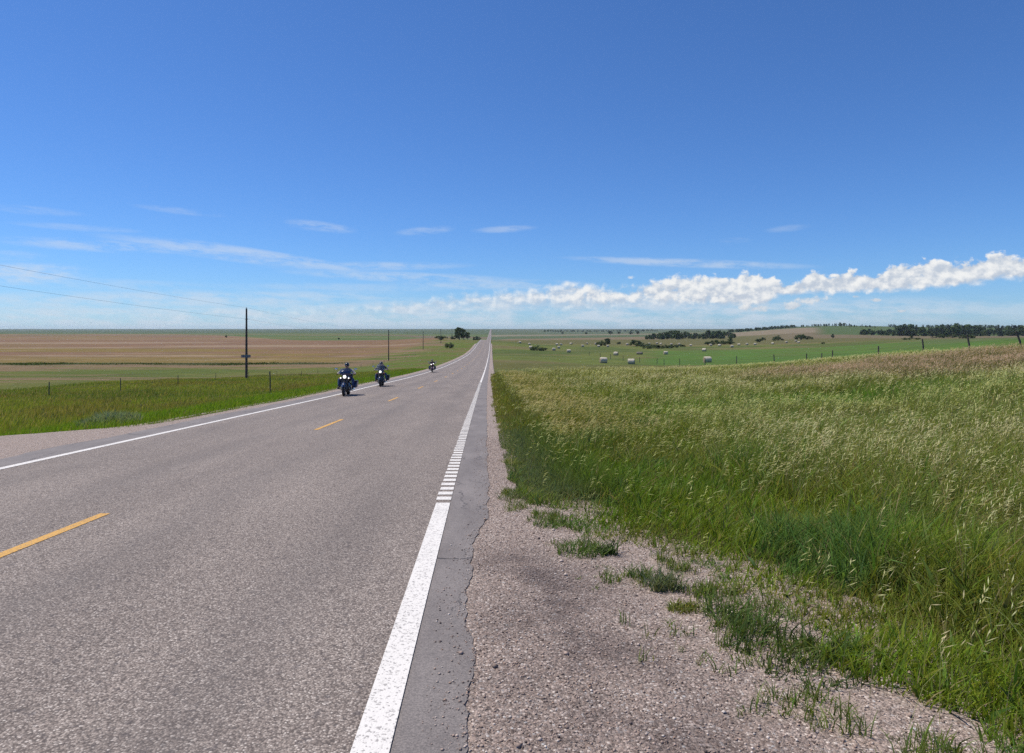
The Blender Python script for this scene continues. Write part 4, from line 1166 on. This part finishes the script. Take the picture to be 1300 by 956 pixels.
def motorcycle(label, paint, style):
    rt = empty('motorcycle'); tag(rt, label, 'motorcycle', 'motorcycles riding towards the viewer')
    FW, RW = (0, -.80, .325), (0, .80, .32)
    wheel(rt, FW, .325, .13); wheel(rt, RW, .32, .17)
    fender_mb(FW, .362, .15, 15, 158).obj('fender', paint, rt)
    fender_mb(RW, .385, .22, -20, 150).obj('fender', paint, rt)
    f = MB()
    for s_ in (-1, 1):
        f.tube([(s_ * .105, -.80, .30), (s_ * .105, -.655, .66)], .031, 10).tube([(s_ * .105, -.66, .64), (s_ * .105, -.49, 1.02)], .021, 10)
    f.box((-.14, -.56, .93), (.14, -.45, .965)); f.tube([(-.14, -.80, .325), (.14, -.80, .325)], .02, 8)
    f.obj('fork', M_STEEL, rt)
    fr = MB()
    for s_ in (-1, 1):
        fr.tube([(s_ * .05, -.48, .88), (s_ * .14, -.36, .45), (s_ * .15, -.25, .20), (s_ * .15, .35, .20), (s_ * .13, .80, .33)], .022, 8)
        fr.tube([(s_ * .05, -.46, .90), (s_ * .10, .25, .68), (s_ * .13, .72, .62)], .02, 8)
    fr.obj('frame', M_BLK, rt)
    en = MB().sup((0, .02, .36), (.17, .30, .15), (.5, .5)).sup((.02, .30, .38), (.13, .16, .13), (.6, .6))
    en.obj('engine', M_ENG, rt)
    for dy, tl in ((-.13, -.22), (.13, .22)):
        c = MB()
        for k in range(7):
            z = .47 + .032 * k
            c.sup((0, dy + tl * .9 * (z - .47), z), (.105, .095, .011), (.5, .7), 16, 6)
        c.sup((0, dy + tl * .27, .71), (.095, .085, .045), (.7, .8))
        c.obj('cylinder', M_ENG, rt)
    for s_ in (-1, 1):
        ex = MB().tube([(s_ * .10, -.22 if s_ < 0 else .1, .60), (s_ * .20, -.30 if s_ < 0 else .02, .48), (s_ * .24, -.12, .28), (s_ * .25, .35, .24), (s_ * .25, 1.10, .27)], [.026, .026, .028, .045, .05], 10)
        ex.obj('exhaust', M_CHR, rt)
        fb = MB().sup((s_ * .33, -.30, .335), (.075, .17, .018), (.4, .4)).tube([(s_ * .14, -.28, .30), (s_ * .30, -.28, .32)], .015, 6)
        fb.obj('footboard', M_BLK, rt)
    MB().sup((0, -.17, .855), (.165, .31, .125), (.75, .85), 24, 14, fn=lambda p: (p.x * (1 - .35 * max(0, p.y / .31)), p.y, p.z - .05 * max(0, p.y / .31))).obj('fuel_tank', paint, rt)
    st = MB().sup((0, .30, .735), (.185, .24, .065), (.6, .8)).sup((0, .68, .80), (.15, .19, .055), (.6, .8))
    st.obj('seat', M_VIN, rt)
    hb = MB().tube([(-.44, -.16, 1.04), (-.36, -.20, 1.06), (-.22, -.36, 1.10), (-.10, -.45, 1.02), (.10, -.45, 1.02), (.22, -.36, 1.10), (.36, -.20, 1.06), (.44, -.16, 1.04)], .0135, 8)
    h = hb.obj('handlebar', M_CHR, rt)
    for s_ in (-1, 1):
        MB().tube([(s_ * .33, -.215, 1.062), (s_ * .445, -.158, 1.04)], .02, 10).obj('grip', M_VIN, h)
        mr = MB().tube([(s_ * .32, -.24, 1.07), (s_ * .42, -.28, 1.20), (s_ * .46, -.27, 1.27)], .008, 6)
        mr.sup((s_ * .47, -.27, 1.30), (.075, .022, .048), (.8, .8))
        mr.obj('mirror', M_CHR, rt)
        MB().sup((s_ * .24, -.60, .86), (.032, .03, .032)).tube([(s_ * .10, -.56, .86), (s_ * .24, -.58, .86)], .008, 6).obj('turn_signal', M_AMB, rt)
        bag = MB().sup((s_ * .345, .78, .53), (.125, .31, .175), (.35, .4), 24, 12, fn=lambda p: (p.x * (1 + .12 * p.z / .175), p.y + .05 * p.z / .175, p.z))
        bo = bag.obj('saddlebag', M_VIN if style != 1 else paint, rt)
        MB().sup((s_ * .35, .78, .69), (.132, .315, .035), (.4, .4), 24, 8).obj('lid', M_VIN, bo)
    # headlamp and its dress
    def lamp(x, y, z, r_, nm):
        o_ = MB().sup((x, y + .05, z), (r_ * 1.08, .10, r_ * 1.08), (.9, .9), 20, 12, rot=None).obj(nm, M_CHR, rt)
        MB().sup((x, y - .045, z), (r_ * .92, .025, r_ * .92), (.8, 1.)).obj('lens', M_LIT, o_)
    if style == 1:
        lamp(0, -.66, .93, .082, 'headlight'); lamp(.19, -.62, .87, .034, 'passing_light'); lamp(-.19, -.62, .87, .034, 'passing_light')
        MB().sup((0, -.55, 1.10), (.27, .10, .13), (.7, .7), 24, 10, fn=lambda p: (p.x, p.y + .25 * p.x ** 2 * 3, p.z)).obj('fairing', paint, rt)
        hgt, wid, zb = .16, .30, 1.18
        MB().sup((0, .88, .93), (.20, .16, .15), (.4, .4)).obj('tail_pack', M_VIN, rt)
    elif style == 2:
        lamp(0, -.64, .95, .08, 'headlight'); hgt, wid, zb = .42, .27, 1.06
    else:
        lamp(-.11, -.64, .98, .07, 'headlight'); lamp(.15, -.62, 1.08, .06, 'passing_light'); hgt = 0
        MB().sup((0, -.56, .98), (.2, .08, .10), (.7, .7)).obj('fairing', paint, rt)
    if hgt:
        mb = MB(); V = []; n, k = 12, 6
        for i in range(k + 1):
            for j in range(n + 1):
                q = -1 + 2 * j / n; f_ = i / k
                V.append((q * wid * (1 - .35 * f_ ** 2 * .6), -.58 + .20 * q * q + .30 * hgt * f_, zb + hgt * f_ * (1 - .18 * q * q)))
        m = len(V); V += [(x, y + .006, z) for x, y, z in V]; Fs = []
        for i in range(k):
            for j in range(n):
                a = i * (n + 1) + j; q = (a, a + 1, a + n + 2, a + n + 1); Fs += [q, tuple(m + t for t in q[::-1])]
        mb._add(V, Fs).obj('windshield', M_SHIELD, rt)
    return rt

def skin(verts, edges, rad, sub=2):
    me = bpy.data.meshes.new('skin_tmp'); me.from_pydata(verts, edges, [])
    o = bpy.data.objects.new('skin_tmp', me); COL.objects.link(o)
    md = o.modifiers.new('Skin', 'SKIN'); md.use_smooth_shade = True
    for i, r_ in enumerate(rad):
        v = me.skin_vertices[0].data[i]
        v.radius = r_ if hasattr(r_, '__len__') else (r_, r_)
        v.use_root = (i == 0)
    o.modifiers.new('Subdivision', 'SUBSURF').levels = sub
    o.modifiers['Subdivision'].render_levels = sub
    dg = bpy.context.evaluated_depsgraph_get(); dg.update()
    res = bpy.data.meshes.new_from_object(o.evaluated_get(dg))
    bpy.data.objects.remove(o); bpy.data.meshes.remove(me)
    res.polygons.foreach_set('use_smooth', np.ones(len(res.polygons), bool))
    return res
class Sk:
    def __init__(s): s.v = []; s.e = []; s.r = []
    def p(s, co, r, par=None):
        s.v.append(tuple(co)); s.r.append(r)
        if par is not None: s.e.append((par, len(s.v) - 1))
        return len(s.v) - 1
    def chain(s, par, *pts):
        for co, r in pts: par = s.p(co, r, par)
        return par
    def obj(s, name, mat, parent, sub=2):
        me = skin(s.v, s.e, s.r, sub); me.name = name; me.materials.clear(); me.materials.append(mat); return link(name, me, parent)

def rider(label, jacket, sleeve, jeans, helmet, knee=.31, lean=0.):
    rt = empty('person'); tag(rt, label, 'person', 'riders on the motorcycles')
    ch = Vector((0, .13 + lean, 1.20)); nk = Vector((0, .09 + lean, 1.325)); hd = Vector((0, .055 + lean, 1.435))
    b = Sk()
    pel = b.p((0, .27, .85), (.15, .11)); sp = b.p((0, .24, 1.0), (.13, .10), pel); c = b.p(ch, (.155, .11), sp)
    n_ = b.p(nk, .056, c); j = b.p(hd - Vector((0, -.005, .035)), (.088, .098), n_); t = b.p(hd + Vector((0, .01, .05)), (.096, .112), j); b.p(hd + Vector((0, .015, .115)), (.05, .06), t)
    b.p(hd + Vector((0, -.09, -.055)), (.040, .030), j); b.p(hd + Vector((0, -.122, .0)), (.016, .018), t)      # chin and nose
    jk = Sk(); jp = jk.p((0, .27, .84), (.175, .125)); js = jk.p((0, .24, 1.0), (.165, .13), jp); jc = jk.p(ch + Vector((0, -.01, .02)), (.21, .165), js); jn = jk.p(nk - Vector((0, 0, .025)), .088, jc)
    sl = Sk() if sleeve is not jacket else None
    tr = Sk(); tp = tr.p((0, .28, .82), (.165, .12))
    bt = []
    for s_ in (-1, 1):
        sh = Vector((s_ * .20, .12 + lean, 1.265)); el = Vector((s_ * .42, .03 + lean * .5, 1.07)); wr = Vector((s_ * .405, -.115, 1.075)); pa = Vector((s_ * .395, -.165, 1.082))
        a = b.chain(c, (sh, .062), (sh.lerp(el, .5), .05), (el, .042), (wr, .028), (pa, (.04, .024)))
        for k in range(4):                              # four fingers closed round the grip
            q = Vector((s_ * (.36 + .024 * k), -.185 + .013 * k, 1.09 - .003 * k)); L = (.9, 1., .96, .8)[k]
            b.chain(a, (q, .0095), (q + Vector((0, -.030 * L, -.012)), .009), (q + Vector((0, -.028 * L, -.042 * L)), .008), (q + Vector((0, .004, -.052 * L)), .007))
        b.chain(a, (pa + Vector((-s_ * .045, .005, -.01)), .011), (pa + Vector((-s_ * .055, -.022, -.03)), .0095), (pa + Vector((-s_ * .05, -.035, -.045)), .008))
        hp = Vector((s_ * .10, .24, .82)); kn = Vector((s_ * knee, -.14, .80)); an = Vector((s_ * .335, -.20, .41)); to = Vector((s_ * .35, -.40, .385))
        b.chain(pel, (hp, .085), (hp.lerp(kn, .55), .075), (kn, .058), (kn.lerp(an, .4), .052), (an, .036), (to, (.042, .026)))
        tr.chain(tp, (hp, .105), (hp.lerp(kn, .55), .092), (kn, .078), (kn.lerp(an, .4), .07), (an + Vector((0, 0, .05)), .062))
        arm = jk if sl is None else None
        if arm: jk.chain(jc, (sh, .082), (sh.lerp(el, .5), .07), (el, .06), (el.lerp(wr, .85), .045))
        else:
            jk.chain(jc, (sh.lerp(ch, .3) + Vector((0, 0, .01)), .112), (sh + Vector((-s_ * .02, 0, .012)), .098))
            sl.chain(sl.p(ch + Vector((0, .02, .0)), (.10, .07)) if s_ < 0 else 0, (sh, .080), (sh.lerp(el, .5), .068), (el, .058), (el.lerp(wr, .85), .043))
        k_ = Sk(); k0 = k_.p(an + Vector((0, .01, .08)), .058); k_.chain(k0, (an + Vector((0, .01, -.01)), .054), (an.lerp(to, .5) + Vector((0, 0, -.005)), (.055, .042)), (to + Vector((0, -.01, -.002)), (.05, .032)))
        bt.append(k_)
    bd = b.obj('body', M_SKIN, rt)
    jk.obj('jacket', jacket, rt)
    if sl: sl.obj('shirt', sleeve, rt)
    tr.obj('trousers', jeans, rt)
    for k_ in bt: k_.obj('boot', M_VIN, rt)
    hm = MB().sup(hd + Vector((0, .02, .062)), (.116, .140, .118), (1, 1), 28, 16, fn=lambda p: (p.x, p.y, max(p.z, -.012 - .45 * max(0, p.y))))
    hm.sup(hd + Vector((0, -.118, .060)), (.085, .040, .008), (.8, 1.))
    hm.obj('helmet', helmet, rt)
    gl = MB().sup(hd + Vector((-.036, -.100, .022)), (.034, .016, .021), (.7, .8)).sup(hd + Vector((.036, -.100, .022)), (.034, .016, .021), (.7, .8)).tube([hd + Vector((-.092, 0, .028)), hd + Vector((-.070, -.090, .028)), hd + Vector((.070, -.090, .028)), hd + Vector((.092, 0, .028))], .005, 6)
    gl.obj('sunglasses', M_GLASS, rt)
    return rt
M_VEST = plain('navy_leather', (.016, .022, .06), .5)
M_PALE = plain('pale_shirt', (.40, .37, .33), .85)
M_JEAN = plain('blue_denim', (.035, .065, .15), .9, scale=60.)
M_JEAN2 = plain('faded_denim', (.05, .075, .14), .9, scale=60.)
M_JACK = plain('black_leather', (.014, .014, .018), .45)
M_JACKB = plain('dark_blue_jacket', (.02, .028, .055), .6)
M_HELM = plain('black_helmet', (.01, .01, .012), .25, coat=.5)
M_HELM2 = plain('dark_grey_helmet', (.035, .035, .04), .35, coat=.3)
spec = [(33.6, -6.95, ('dark navy touring motorcycle with big round headlight, nearest of the three', M_NAVY, 1),
         ('nearest rider in navy vest, pale sleeves, blue jeans and black helmet', M_VEST, M_PALE, M_JEAN, M_HELM, .33, 0.)),
        (44.4, -6.9, ('black motorcycle with tall clear windshield, second in the line', M_BLK, 2),
         ('second rider in black jacket and dark helmet behind a tall windshield', M_JACK, M_JACK, M_JEAN2, M_HELM2, .30, .03)),
        (84.5, -7.0, ('maroon motorcycle with two bright lamps, last and farthest of the three', M_MAR, 3),
         ('farthest rider in dark blue jacket on the maroon motorcycle', M_JACKB, M_JACKB, M_JEAN, M_HELM, .30, -.02))]
for D, u, mc, rd in spec:
    m = motorcycle(*mc); p = rider(*rd)
    sl_ = (float(s_axis(D + .5)) - float(s_axis(D - .5))); zs = float(z_road(D + .5)) - float(z_road(D - .5))
    for o in (m, p):
        o.location = (u + float(s_axis(D)), D, float(z_road(D)) + .002)
        o.rotation_euler = (math.atan(zs), R({33.6: 2., 44.4: -2.}.get(D, 1.)) * .6, -math.atan(sl_) + R(4))

# ------------------------------------------------------------------ air
mb = MB().box((-15000, -300, -40), (15000, 9700, 40))
hz = mb.obj('haze', [], None, False)
hm_ = bpy.data.materials.new('haze_air'); hm_.use_nodes = True
t = NT(hm_.node_tree); out = t.new('ShaderNodeOutputMaterial'); v = t.new('ShaderNodeVolumePrincipled')
v.inputs['Color'].default_value = (.80, .88, 1., 1); v.inputs['Density'].default_value = 5e-5; v.inputs['Anisotropy'].default_value = .2
t.l.new(v.outputs[0], out.inputs['Volume'])
hz.data.materials.clear(); hz.data.materials.append(hm_)
tag(hz, kind='stuff')

# ------------------------------------------------------------------ sky, clouds, sun
SUN_EL, SUN_AZ = R(61), R(-68)          # azimuth measured from +Y towards +X
w = bpy.data.worlds.new('World'); scene.world = w; w.use_nodes = True
t = NT(w.node_tree)
out = t.new('ShaderNodeOutputWorld')
sky = t.new('ShaderNodeTexSky', sky_type='NISHITA')
sky.sun_disc = False; sky.sun_elevation = SUN_EL; sky.sun_rotation = SUN_AZ
sky.altitude = 900.; sky.air_density = 1.0; sky.dust_density = .2; sky.ozone_density = 10.
sky_c = t.mix(1., sky.outputs[0], (.80, 1.03, 1.28), 'MULTIPLY')
d = t.new('ShaderNodeTexCoord').outputs['Generated']
X = t.xyz(d)
hyp = t.m('SQRT', t.m('ADD', t.m('MULTIPLY', X[0], X[0]), t.m('MULTIPLY', X[1], X[1])))
az = t.m('ARCTAN2', X[0], X[1])
el = t.m('DIVIDE', X[2], t.m('MAXIMUM', hyp, .05))
def aze(px, py):
    tx = (px - 650) / F; a = math.atan(tx); return a, (418 - py) / F * math.cos(a)
def curve(pts):
    nd = t.new('ShaderNodeFloatCurve')
    f = t.m('ADD', t.m('MULTIPLY', az, .5), .5, clamp=True); t.put(nd.inputs['Value'], f)
    c = nd.mapping.curves[0]; P = [(a * .5 + .5, e_ / .2) for a, e_ in (aze(*p) for p in pts)]
    c.points[0].location = P[0]; c.points[1].location = P[-1]
    for p in P[1:-1]: c.points.new(*p)
    for p in c.points: p.handle_type = 'AUTO_CLAMPED'
    nd.mapping.update()
    return t.m('MULTIPLY', nd.outputs[0], .2)
top = curve([(-800, 395), (300, 392), (470, 386), (560, 377), (620, 370), (700, 362), (735, 357), (790, 366), (830, 355), (880, 347), (915, 351), (950, 344), (985, 350), (1000, 362), (1035, 345), (1055, 352), (1080, 342), (1105, 349), (1150, 332), (1200, 330), (1232, 331), (1265, 321), (1300, 325), (1800, 318), (2600, 330)])
bot = curve([(-800, 405), (300, 404), (480, 399), (620, 392), (735, 391), (880, 385), (960, 386), (992, 373), (1060, 369), (1100, 367), (1170, 364), (1230, 357), (1300, 349), (1800, 345), (2600, 350)])
def cum_density(dx=0., dz=0.):
    p_ = t.comb(t.m('ADD', az, dx), t.m('MULTIPLY', t.m('ADD', el, dz), 1.25))
    w_ = t.noise(p_, 45., 2., .6, '2D')
    q_ = t.new('ShaderNodeVectorMath', {0: p_, 1: t.new('ShaderNodeCombineXYZ', {0: t.m('MULTIPLY', w_, .014), 1: t.m('MULTIPLY', w_, .010)}).outputs[0]}, operation='ADD').outputs[0]
    pf = t.new('ShaderNodeTexVoronoi', {'Vector': q_, 'Scale': 40., 'Detail': 2.6, 'Roughness': .5, 'Smoothness': .6}, feature='SMOOTH_F1', voronoi_dimensions='2D').outputs['Distance']
    nn = t.noise(p_, 80., 6., .62, '2D')
    return t.m('ADD', t.m('MULTIPLY', t.m('SUBTRACT', .52, pf), .9), t.m('MULTIPLY', t.m('SUBTRACT', nn, .5), 1.5)), nn
dn, nn = cum_density()
dl, _ = cum_density(-.0045, .0065)
env_t = t.m('DIVIDE', t.m('SUBTRACT', top, el), .012)                 # >0 below the tops
env_b = t.m('DIVIDE', t.m('SUBTRACT', el, t.m('SUBTRACT', bot, .004)), .020)
dens = t.m('ADD', .22, t.m('ADD', t.m('MINIMUM', t.m('MINIMUM', env_t, 1.2), t.m('MINIMUM', env_b, 1.0)), t.m('MULTIPLY', dn, t.m('ADD', .35, t.m('MULTIPLY', t.ss(t.m('SUBTRACT', el, bot), .0, .02), .65)))))
crisp = t.ss(az, -.05, .42)                                            # hazy to the left, crisp to the right
lo = t.m('MULTIPLY', t.m('SUBTRACT', 1., crisp), -.25)
mask = t.ss(dens, lo, t.m('ADD', .55, t.m('MULTIPLY', t.m('SUBTRACT', 1., crisp), .9)))
fade = t.ss(az, -.42, .12, .0, 1.)
fade = t.m('MULTIPLY', t.m('ADD', .42, t.m('MULTIPLY', fade, .75)), t.ss(az, -.8, -.25))
mask = t.m('MULTIPLY', mask, fade)
mask = t.m('MULTIPLY', mask, t.m('ADD', .80, t.m('MULTIPLY', crisp, .17)))
lit = t.ss(t.m('ADD', t.m('SUBTRACT', dn, dl), t.m('MULTIPLY', t.m('DIVIDE', t.m('SUBTRACT', el, bot), .05), .45)), -.45, .75)
# small loose clouds and thin streaks (px, py, half width, half height, slope, strength, soft)
streaks = None
def streak(px, py, rx, ry, slope, k):
    global streaks
    a, e_ = aze(px, py); ca = math.cos(a)
    du = t.m('SUBTRACT', az, a); dv = t.m('SUBTRACT', t.m('SUBTRACT', el, e_), t.m('MULTIPLY', du, slope))
    q = t.m('ADD', t.m('POWER', t.m('ABSOLUTE', t.m('DIVIDE', du, rx / F * ca ** 2)), 2.), t.m('POWER', t.m('ABSOLUTE', t.m('DIVIDE', dv, ry / F * ca)), 2.))
    g_ = t.m('MULTIPLY', t.ss(q, 1.9, .0), k)
    streaks = g_ if streaks is None else t.m('MAXIMUM', streaks, g_)
for sa in ((30, 348, 75, 13, .06, .75), (230, 381, 300, 11, .03, .62), (130, 312, 110, 7, .0, .5), (290, 322, 130, 8, -.10, .55), (360, 328, 110, 6, -.14, .6), (402, 287, 42, 6, -.08, .45), (470, 338, 110, 5, .02, .5),
           (540, 293, 32, 5, .1, .35), (640, 291, 34, 4, .05, .4), (520, 352, 130, 6, -.03, .55), (620, 361, 110, 6, .0, .5), (870, 334, 130, 5, -.06, .6), (345, 266, 0.1, .1, 0, 0.), (230, 268, 50, 4, -.05, .25), (100, 289, 70, 4, .0, .25),
           (20, 325, 35, 6, 0, .35), (40, 267, 60, 5, 0, .22), (440, 365, 120, 5, .0, .3), (420, 397, 160, 14, 0., .6), (560, 400, 120, 12, 0., .6), (1000, 290, 25, 4, .05, .22), (930, 306, 20, 4, .0, .2), (760, 398, 480, 17, .0, .8), (300, 404, 420, 14, .0, .8), (160, 362, 190, 7, -.02, .3)):
    streak(*sa)
cn = t.noise(t.comb(t.m('MULTIPLY', az, 7.), t.m('ADD', t.m('MULTIPLY', el, 42.), t.m('MULTIPLY', az, 3.))), 1.6, 6., .66, '2D')
cm2 = t.noise(t.comb(t.m('MULTIPLY', az, 26.), t.m('MULTIPLY', el, 80.)), 1.2, 4., .65, '2D')
streaks = t.m('MULTIPLY', streaks, t.ss(t.m('ADD', t.m('MULTIPLY', cn, .65), t.m('MULTIPLY', cm2, .35)), .34, .62))
loose = None
for (px, py, rx, ry) in ((1030, 380, 34, 8), (1003, 388, 26, 7), (1088, 377, 8, 4), (1112, 381, 12, 4), (1143, 395, 11, 3), (798, 352, 9, 4), (1248, 354, 10, 5), (960, 392, 40, 6)):
    a, e_ = aze(px, py); ca = math.cos(a)
    q = t.m('ADD', t.m('POWER', t.m('ABSOLUTE', t.m('DIVIDE', t.m('SUBTRACT', az, a), rx / F * ca ** 2)), 2.), t.m('POWER', t.m('ABSOLUTE', t.m('DIVIDE', t.m('SUBTRACT', el, e_), ry / F * ca)), 2.))
    g_ = t.m('SUBTRACT', 1., q, clamp=True); loose = g_ if loose is None else t.m('MAXIMUM', loose, g_)
loose = t.m('MULTIPLY', t.ss(t.m('ADD', t.m('MULTIPLY', loose, 1.1), t.m('MULTIPLY', dn, 1.2)), .35, 1.0), t.ss(loose, 0., .25, 0., .8))
cloudc = t.mix(lit, (5.3, 6.0, 7.0), (8.9, 9.0, 9.0))
c = t.mix(t.m('MULTIPLY', streaks, .85), sky_c, (6.6, 7.3, 8.2))
c = t.mix(mask, c, cloudc)
c = t.mix(loose, c, t.mix(t.m('MULTIPLY', lit, .8), (6., 6.4, 7.), (8.8, 8.8, 8.7)))
bg0 = t.new('ShaderNodeBackground', {'Color': sky_c, 'Strength': .1})          # clear sky
bg = t.new('ShaderNodeBackground', {'Color': c, 'Strength': .1})                # the low belt that carries the clouds
belt = t.m('MULTIPLY', t.m('LESS_THAN', el, .215), t.m('GREATER_THAN', el, -.004))
mx = t.new('ShaderNodeMixShader', {0: belt}); t.l.new(bg0.outputs[0], mx.inputs[1]); t.l.new(bg.outputs[0], mx.inputs[2])
t.l.new(mx.outputs[0], out.inputs['Surface'])
w.cycles.sampling_method = 'MANUAL'; w.cycles.sample_map_resolution = 512

sd = bpy.data.lights.new('sun', 'SUN'); sd.energy = 4.6; sd.angle = R(.53); sd.color = (1., .935, .83)
so = bpy.data.objects.new('sun', sd); COL.objects.link(so)
dirv = Vector((math.cos(SUN_EL) * math.sin(SUN_AZ), math.cos(SUN_EL) * math.cos(SUN_AZ), math.sin(SUN_EL)))
so.rotation_euler = dirv.to_track_quat('Z', 'Y').to_euler(); so.location = dirv * 60

# ------------------------------------------------------------------ camera and render settings
cd = bpy.data.cameras.new('camera'); cam = bpy.data.objects.new('camera', cd); COL.objects.link(cam)
cd.sensor_fit = 'HORIZONTAL'; cd.sensor_width = 36.; cd.lens = 36 * F / 1300
cd.shift_y = -60 / 1300
cam.location = (0, 0, EYE); cam.rotation_euler = (R(90), 0, 0)
cd.clip_start = .05; cd.clip_end = 60000
scene.camera = cam
vs = scene.view_settings
vs.view_transform = 'Standard'; vs.look = 'None'; vs.exposure = 0.; vs.gamma = 1.; vs.use_curve_mapping = False
scene.render.engine = 'CYCLES'
cy = scene.cycles
cy.max_bounces = 6; cy.diffuse_bounces = 3; cy.glossy_bounces = 3; cy.transmission_bounces = 5; cy.volume_bounces = 0; cy.transparent_max_bounces = 8
cy.use_denoising = False
cy.sample_clamp_direct = 5; cy.sample_clamp_indirect = 4
